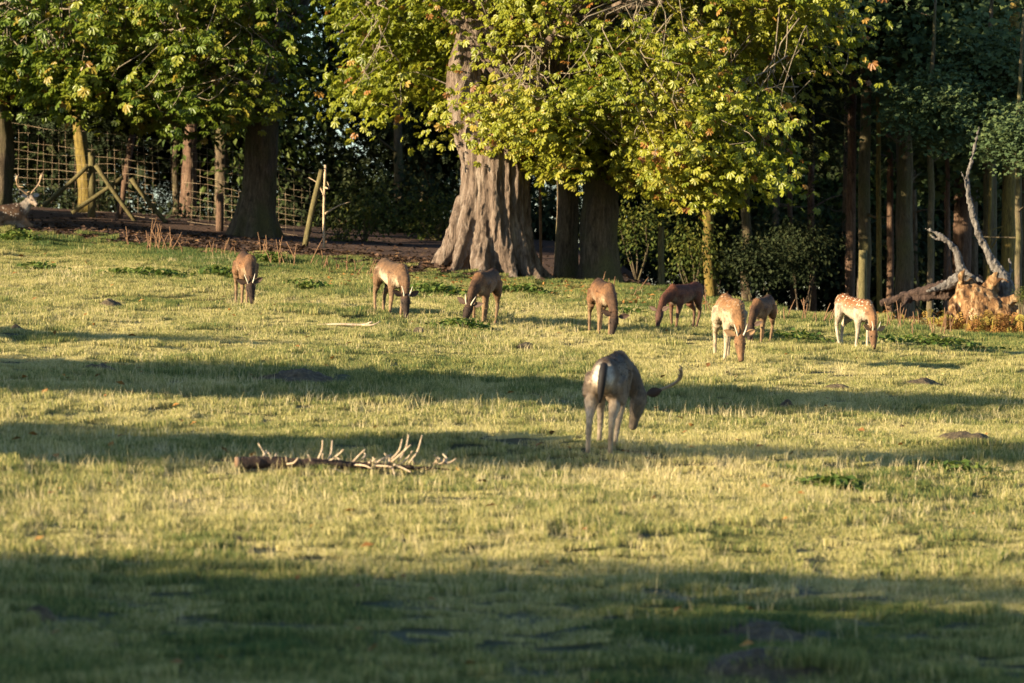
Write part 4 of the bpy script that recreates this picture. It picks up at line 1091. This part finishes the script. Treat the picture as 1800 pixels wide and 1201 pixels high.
def head_set(t, poll, nose, up, kind, antler, earm, ear_out=.55, ear_L=.15):
    """ears, eyes and antlers around a head running from poll to nose; up = forehead direction"""
    poll, nose, up = Vector(poll), Vector(nose), Vector(up); f = (nose - poll).normalized(); up = (up - f * up.dot(f)).normalized(); side = f.cross(up)
    for s in (-1, 1):
        b = poll + side * (.060 * s) + up * .018 - f * .0
        ear(t, b, side * s * 1.0 - f * ear_out + up * .18, up + f * .35, ear_L * 1.15, .092, earm)
        e = poll + f * .115 + side * (.062 * s) + up * .034
        mb = MB(); mb.tube((e - side * .008, e, e + side * .004), (.009, .014, .008), 8); mb.build('eye', M['eye'], t)
        b = poll + side * (.032 * s) + up * .045 + f * .02
        if antler == 'spike':
            mb = MB(); mb.tube((b, b + up * .05 - f * .06 + side * (.025 * s), b + up * .06 - f * .15 + side * (.055 * s)), (.013, .010, .004), 7, 8); mb.build('antler', M['antler_pale'], t)
        if antler == 'big':      # beam sweeping out and up, brow tine, flattened palm with points
            B = lambda a, o, u: b - f * (a * .60) + side * (o * s * 1.05) + up * u
            mb = MB(); mb.tube((b - up * .02, B(.05, .06, .05), B(.12, .16, .10), B(.24, .24, .12), B(.36, .27, .10), B(.47, .25, .06)), (.018, .015, .013, .013, .014, .006), 8, 18)
            an = mb.build('antler', M['antler'], t)
            def tine(p0, p1, r=.011):
                m2 = MB(); m2.tube((p0, (p0 + p1) / 2 + up * .012, p1), (r, r * .8, .003), 6, 7); m2.build('tine', M['antler'], an)
            tine(B(.01, .015, .01), B(.01, .05, .15)); tine(B(.18, .20, .11), B(.20, .24, .21))
            m2 = MB(); m2.tube((B(.24, .24, .12), B(.33, .262, .115), B(.42, .262, .09), B(.49, .25, .055)), (.010, .017, .018, .008), 8, 10, up=tuple(up)); m2.build('palm', M['antler'], an)
            for a, u in ((.34, .03), (.42, .01), (.49, .0)): tine(B(a, .26, .08), B(a + .07, .235, u), .009)

def fur(body, t, n, L=.024):
    """short hairs lying back over the coat, coloured like the coat under them"""
    me = body.data; nv = len(me.vertices); co = np.empty(nv * 3); me.vertices.foreach_get('co', co); co = co.reshape(-1, 3)
    no = np.empty(nv * 3); me.vertices.foreach_get('normal', no); no = no.reshape(-1, 3)
    cl = np.empty(nv * 4, np.float32); me.attributes['coat'].data.foreach_get('color', cl); cl = cl.reshape(-1, 4); sp = np.empty(nv, np.float32); me.attributes['spot'].data.foreach_get('value', sp)
    ok = np.where(co[:, 2] > .16)[0]; k = RNG.choice(ok, n); p = co[k] + RNG.normal(0, .006, (n, 3)); m = no[k]
    lay = np.array((-1.0, 0, -.55)) - m * (m @ np.array((-1.0, 0, -.55)))[:, None]; d = lay * .9 + m * RNG.uniform(.2, .6, n)[:, None] + RNG.normal(0, .18, (n, 3)); d /= np.linalg.norm(d, axis=1, keepdims=True)
    w = np.cross(d, m + RNG.normal(0, .3, (n, 3))); w /= np.maximum(np.linalg.norm(w, axis=1, keepdims=True), 1e-6)
    l = (L * RNG.uniform(.6, 1.3, n))[:, None]; p = p - m * .004
    V = np.stack([p - w * .0032, p + w * .0032, p + d * l], 1).reshape(-1, 3)
    h = bpy.data.meshes.new('fur'); h.from_pydata(V.tolist(), [], (np.arange(n * 3).reshape(-1, 3)).tolist())
    a = h.attributes.new('coat', 'FLOAT_COLOR', 'POINT'); v = RNG.uniform(.6, 1.35, n)[:, None]
    a.data.foreach_set('color', np.repeat(np.column_stack([cl[k, :3] * v, np.ones(n)]), 3, 0).astype(np.float32).ravel())
    b = h.attributes.new('spot', 'FLOAT', 'POINT'); b.data.foreach_set('value', np.repeat(sp[k], 3))
    tag(link('fur', h, M['deer'], t), kind='stuff')

def make_deer(name, label, px, row, heading, scale, kind, poll=(.63, 0, .31), nose=(.71, 0, .035), legs=((0, 0), (0, 0), (0, 0), (0, 0)), antler=None, earm='ear_dark', spots=0, ear_out=.45, ear_L=.15, tail_out=0, cat='deer', thick=1.0):
    g = G(px, row)
    h = Vector((heading[0], heading[1], 0)).normalized(); nrm = gnormal(g.x, g.y)
    h = (h - nrm * h.dot(nrm)).normalized(); side = nrm.cross(h)
    t = empty(name, g, label, cat, 'fallow deer in the park')
    t.rotation_euler = Matrix((h, side, nrm)).transposed().to_euler(); t.scale = (scale,) * 3
    top, fl, be, ne, fa, le, ta, ru = COATS[kind]
    def torso(tt, a, V):
        c = np.cos(a)                                   # 1 = spine, -1 = belly
        col = lerp(top, fl, sstep(.92, .25, c)); col = lerp2(col, be, sstep(.15, -.85, c))
        if kind in ('tawny', 'menil'): col = lerp2(col, be, .85 * sstep(.55, -.65, c))
        if kind == 'grey': col = lerp2(col, be, sstep(.4, -.5, c) * sstep(.85, .6, tt))
        if kind in ('buck',):
            r = sstep(.17, .05, tt) * sstep(.97, .85, c) * (np.abs(np.sin(a)) > .10) ; col = lerp2(col, ru, r * sstep(-.9, -.5, c))
        if kind in ('brown', 'red'): col = lerp2(col, ru, sstep(.10, .02, tt) * .8)
        return col
    def lerp2(a, b, t): return a + (b[None] - a) * np.asarray(t)[:, None]
    sp = (lambda tt, a, V: spots * sstep(-.25, .15, np.cos(a)) * (tt > .06) * (tt < .97)) if spots else None
    k = thick; L = []
    L.append(blob([(-.60, 0, .735), (-.56, 0, .72), (-.44, 0, .705), (-.27, 0, .690), (-.06, 0, .655), (.12, 0, .638), (.26, 0, .650), (.36, 0, .655), (.42, 0, .645)],
                  np.array((.05, .130, .176, .158, .180, .196, .182, .13, .05)) * k, np.array((.05, .100, .132, .132, .155, .145, .124, .09, .045)) * k, torso, sp, 34, 26, .10 if kind == 'buck' else .28))
    # neck
    S = np.array((.27, 0, .715)); p = np.array(poll, float); nn = np.array(nose, float)
    ctl = np.array((S[0] * .35 + p[0] * .65 + .03, p[1] * .55, S[2] * .52 + p[2] * .48 + .035))
    def neck(tt, a, V):
        col = lerp(fl, ne, sstep(.05, .5, tt)); d = sstep(.1, -.8, np.cos(a))
        return lerp2(col, be if kind in ('tawny', 'menil', 'stag') else fl * .9, d * .8)
    L.append(blob([S, S * .5 + ctl * .5, ctl, (ctl + p) / 2 + (.005, 0, 0), p], np.array((.155, .130, .104, .086, .075)) * k, np.array((.112, .090, .072, .062, .058)) * k, neck, (lambda tt, a, V: spots * .6 * (tt < .3) * (np.cos(a) > 0)) if spots else None, 16, 16))
    # head
    p = nn + (p - nn) * 1.12; fdir = (nn - p); Lh = np.linalg.norm(fdir); fdir /= Lh
    upv = np.array((1.0, 0, .2)) if fdir[2] < -.6 else np.array((0, 0, 1.0)); upv = upv - fdir * upv.dot(fdir); upv /= np.linalg.norm(upv)
    def face(tt, a, V):
        col = lerp(fa, fa * 1.25, tt); col = lerp2(col, fa * .28, sstep(.90, .97, tt)); return lerp2(col, be * .8, sstep(.1, -.9, np.cos(a)) * .5 * (tt < .85))
    w = smooth_path(np.column_stack([[p - fdir * .03, p + fdir * .05, p + fdir * Lh * .42, p + fdir * Lh * .72, p + fdir * Lh * .93, nn], (.050, .084, .076, .054, .044, .028), (.048, .072, .065, .045, .038, .026)]), 16)
    V, Fs, ang, tt = tube(w[:, :3], w[:, 3], 14, up=tuple(upv), rs=w[:, 4]); L.append((V, Fs, np.column_stack([face(tt, ang, V), np.zeros(len(V))])))
    # legs
    def legc(dark):
        def f(tt, a, V):
            col = lerp(fl if kind not in ('tawny', 'menil') else be, le, sstep(.12, .4, tt)); col = lerp2(col, le * .75, sstep(.5, .8, tt) * (0 if kind in ('tawny', 'menil') else 1))
            return lerp2(col, C_(.02, .015, .012), sstep(.945, .965, tt))
        return f
    for i, s in enumerate((1, -1)):
        dx, dy = legs[i]; y = .085 * s                  # front: shoulder, elbow, knee, fetlock, hoof
        L.append(blob([(.24, y * .9, .66), (.21, y * 1.12, .50), (.225 + dx * .45, y * 1.02 + dy * .4, .29), (.215 + dx * .9, y * .95 + dy * .9, .085), (.235 + dx, y * .95 + dy, .035), (.255 + dx, y * .95 + dy, -.01)],
                      (.135, .075, .036, .024, .028, .030), (.078, .052, .031, .023, .026, .028), legc(0), None, 22, 12))
        dx, dy = legs[i + 2]; y = .088 * s              # hind: hip, stifle, hock, fetlock, hoof
        L.append(blob([(-.42, y * .90, .665), (-.385, y * 1.15, .54), (-.47 + dx * .3, y * 1.10 + dy * .3, .42), (-.545 + dx * .55, y * 1.02 + dy * .5, .325), (-.525 + dx * .92, y * .95 + dy * .92, .095), (-.50 + dx, y * .95 + dy, .04), (-.48 + dx, y * .95 + dy, -.01)],
                      (.150, .122, .066, .038, .024, .029, .031), (.088, .080, .048, .030, .023, .027, .029), legc(1), None, 26, 12))
    o = organic('body', L, .0135, 2, M['deer'], t, None, True)
    fur(o, t, 5200)
    # tail
    mb = MB(); mb.tube(((-.585, 0, .82), (-.64 - tail_out, 0, .75), (-.655 - tail_out, 0, .62), (-.645 - tail_out, 0, .50)), (.032, .036, .031, .010), 8, 10)
    tl = mb.build('tail', None, t); tl.data.materials.append(plain('tail_hair', tuple(ta)))
    head_set(t, p, nn, upv, kind, antler, M[earm], ear_out, ear_L)
    return t, o

make_deer('fallow_deer', 'brown deer with short spikes, leftmost of the grazing ones, facing the camera', 431, 537, (.20, -1), .87, 'brown', poll=(.60, -.02, .34), nose=(.68, .02, .05), antler='spike', legs=((.06, 0), (-.05, 0), (.1, 0), (0, 0)))
make_deer('fallow_deer', 'greyish spiked deer with pale belly grazing left of the massive trunk', 685, 557, (.38, -.92), .93, 'grey', poll=(.62, -.02, .33), nose=(.70, .0, .04), antler='spike', legs=((.03, 0), (-.02, 0), (0, 0), (.10, 0)))
make_deer('fallow_deer', 'brown spiked deer grazing directly before the massive trunk, head to the left', 846, 570, (-.26, -.96), .90, 'brown', poll=(.60, -.05, .30), nose=(.68, -.09, .04), antler='spike', legs=((0, 0), (-.06, 0), (.16, .04), (.02, 0)))
make_deer('fallow_deer', 'brown antlerless deer grazing right of the massive trunk, one ear pointing right', 1056, 586, (.18, -.98), .90, 'brown', poll=(.60, .07, .30), nose=(.66, .04, .04), legs=((.02, 0), (0, 0), (.06, 0), (0, 0)), ear_out=.3)
make_deer('fallow_deer', 'dark red deer grazing almost side on, facing left', 1196, 578, (-.58, -.81), .78, 'red', poll=(.72, .0, .33), nose=(.80, .02, .06), legs=((.05, 0), (-.04, 0), (.10, 0), (-.04, 0)))
make_deer('fallow_deer', 'large tawny spotted deer facing the camera, nearest of the back row', 1281, 634, (.16, -1), 1.0, 'tawny', poll=(.60, .0, .34), nose=(.68, .02, .045), antler='spike', earm='ear_tan', spots=.35, legs=((0, .02), (.04, -.03), (.05, 0), (0, 0)))
make_deer('fallow_deer', 'dark brown deer grazing half hidden behind the tawny spotted one', 1335, 603, (-.3, -.95), .78, 'brown', poll=(.58, -.03, .32), nose=(.66, -.02, .05), legs=((0, 0), (.04, 0), (.08, 0), (0, 0)))
make_deer('fallow_deer', 'chestnut deer with white spots and white legs, rightmost by the dead tree', 1502, 615, (.46, -.89), .84, 'menil', poll=(.60, -.03, .32), nose=(.67, -.04, .04), antler='spike', earm='ear_tan', spots=1.0, legs=((.05, 0), (-.05, 0), (-.04, 0), (.14, 0)))
make_deer('fallow_buck', 'antlered buck with white rump and black tail walking away across the meadow', 1062, 806, (.13, .99), 1.08, 'buck', poll=(.52, -.21, .42), nose=(.57, -.17, .12), antler='big', earm='ear_dark', legs=((.06, 0), (-.12, 0), (0, 0), (.06, -.02)), tail_out=.01, ear_out=.5, ear_L=.12, thick=.96)

def lying_stag():
    g = G(30, 412); h = Vector((.80, .30, 0)).normalized(); nrm = gnormal(g.x, g.y); h = (h - nrm * h.dot(nrm)).normalized(); side = nrm.cross(h)
    t = empty('fallow_buck', g, 'antlered stag lying under the trees at the left edge, head raised', 'deer', 'fallow deer in the park')
    t.rotation_euler = Matrix((h, side, nrm)).transposed().to_euler(); t.scale = (1.02,) * 3
    top, fl, be, ne, fa, le, ta, ru = COATS['stag']
    lerp2 = lambda a, b, t: a + (b[None] - a) * np.asarray(t)[:, None]
    def torso(tt, a, V):
        c = np.cos(a); col = lerp(top, fl, sstep(.9, .2, c)); col = lerp2(col, be, sstep(-.2, -.8, c)); return lerp2(col, ru, sstep(.14, .03, tt))
    L = [blob([(-.78, 0, .20), (-.72, 0, .21), (-.58, 0, .22), (-.36, 0, .215), (-.14, 0, .22), (.02, 0, .235), (.12, 0, .25), (.17, 0, .26)], (.05, .15, .20, .19, .20, .21, .16, .07), (.05, .16, .22, .19, .19, .17, .12, .06), torso, lambda tt, a, V: .8 * (np.cos(a) > -.2) * (tt > .1), 30, 24)]
    L.append(blob([(.03, 0, .27), (.11, -.03, .36), (.17, -.05, .45), (.20, -.06, .52)], (.15, .115, .085, .07), (.12, .09, .07, .06), lambda tt, a, V: lerp2(np.tile(ne, (len(tt), 1)), be, sstep(.3, -.6, np.cos(a))), None, 14, 16))
    p = np.array((.20, -.06, .545)); nn = np.array((.29, -.26, .42)); f = nn - p; Lh = np.linalg.norm(f); f /= Lh; upv = np.array((0, 0, 1.0)) - f * f[2]; upv /= np.linalg.norm(upv)
    w = smooth_path(np.column_stack([[p - f * .03, p + f * .05, p + f * Lh * .42, p + f * Lh * .72, p + f * Lh * .93, nn], (.045, .072, .064, .044, .036, .022), (.042, .060, .054, .036, .030, .02)]), 16)
    V, Fs, ang, tt = tube(w[:, :3], w[:, 3], 14, up=tuple(upv), rs=w[:, 4]); L.append((V, Fs, np.column_stack([lerp2(np.tile(fa, (len(tt), 1)), fa * .25, sstep(.9, .97, tt)), np.zeros(len(V))])))
    c1 = lambda tt, a, V: lerp(fl, le, tt)
    for s in (1, -1):      # folded forelegs and haunches
        L.append(blob([(.06, .10 * s, .18), (.16, .13 * s, .07), (.24, .12 * s, .05), (.10, .13 * s, .035), (-.04, .13 * s, .03)], (.09, .06, .035, .028, .028), (.06, .05, .035, .028, .028), c1, None, 20, 10))
        L.append(blob([(-.58, .13 * s, .22), (-.44, .20 * s, .16), (-.36, .22 * s, .09), (-.54, .24 * s, .05), (-.36, .25 * s, .035), (-.24, .25 * s, .03)], (.17, .14, .08, .045, .028, .026), (.12, .09, .06, .04, .028, .026), c1, None, 24, 12))
    o = organic('body', L, .014, 2, M['deer'], t, None, True); fur(o, t, 4000)
    mb = MB(); mb.tube(((-.76, -.03, .30), (-.80, -.12, .24), (-.78, -.22, .14), (-.72, -.28, .06)), (.03, .034, .03, .012), 8, 10); tl = mb.build('tail', None, t); tl.data.materials.append(plain('tail_hair', tuple(ta)))
    head_set(t, p, nn, upv + np.array((0, 0, .3)), 'stag', 'tall', M['ear_grey'], .1, .13)
    for s in (-1, 1):      # tall antlers rising from the raised head
        P0, Fv, U = Vector(p), Vector(f), Vector((0, 0, 1)); sd = Fv.cross(U).normalized(); b = P0 + U * .06 + sd * (.03 * s)
        B = lambda o, u, bk=0: b + sd * (o * s * 1.25) + U * (u * .85) - Fv * bk
        mb = MB(); mb.tube((B(0, -.02), B(.07, .04, .04), B(.15, .12, .06), B(.185, .23, .05), B(.19, .33, .03), B(.20, .40, .0)), (.020, .017, .015, .015, .016, .006), 8, 18); an = mb.build('antler', M['antler'], t)
        for (o0, u0, o1, u1, k1) in ((.02, .01, .03, .13, -.10), (.16, .15, .12, .20, -.07), (.19, .34, .16, .40, .03), (.19, .36, .225, .41, .04)):
            m2 = MB(); a_, b_ = B(o0, u0, .03), B(o1, u1, k1); m2.tube((a_, (a_ + b_) / 2, b_), (.011, .009, .003), 6, 6); m2.build('tine', M['antler'], an)
        m2 = MB(); m2.tube((B(.185, .22, .05), B(.192, .29, .04), B(.196, .35, .02), B(.20, .39, .01)), (.012, .028, .03, .010), 8, 9, up=(0, 1, 0)); m2.build('palm', M['antler'], an)
lying_stag()
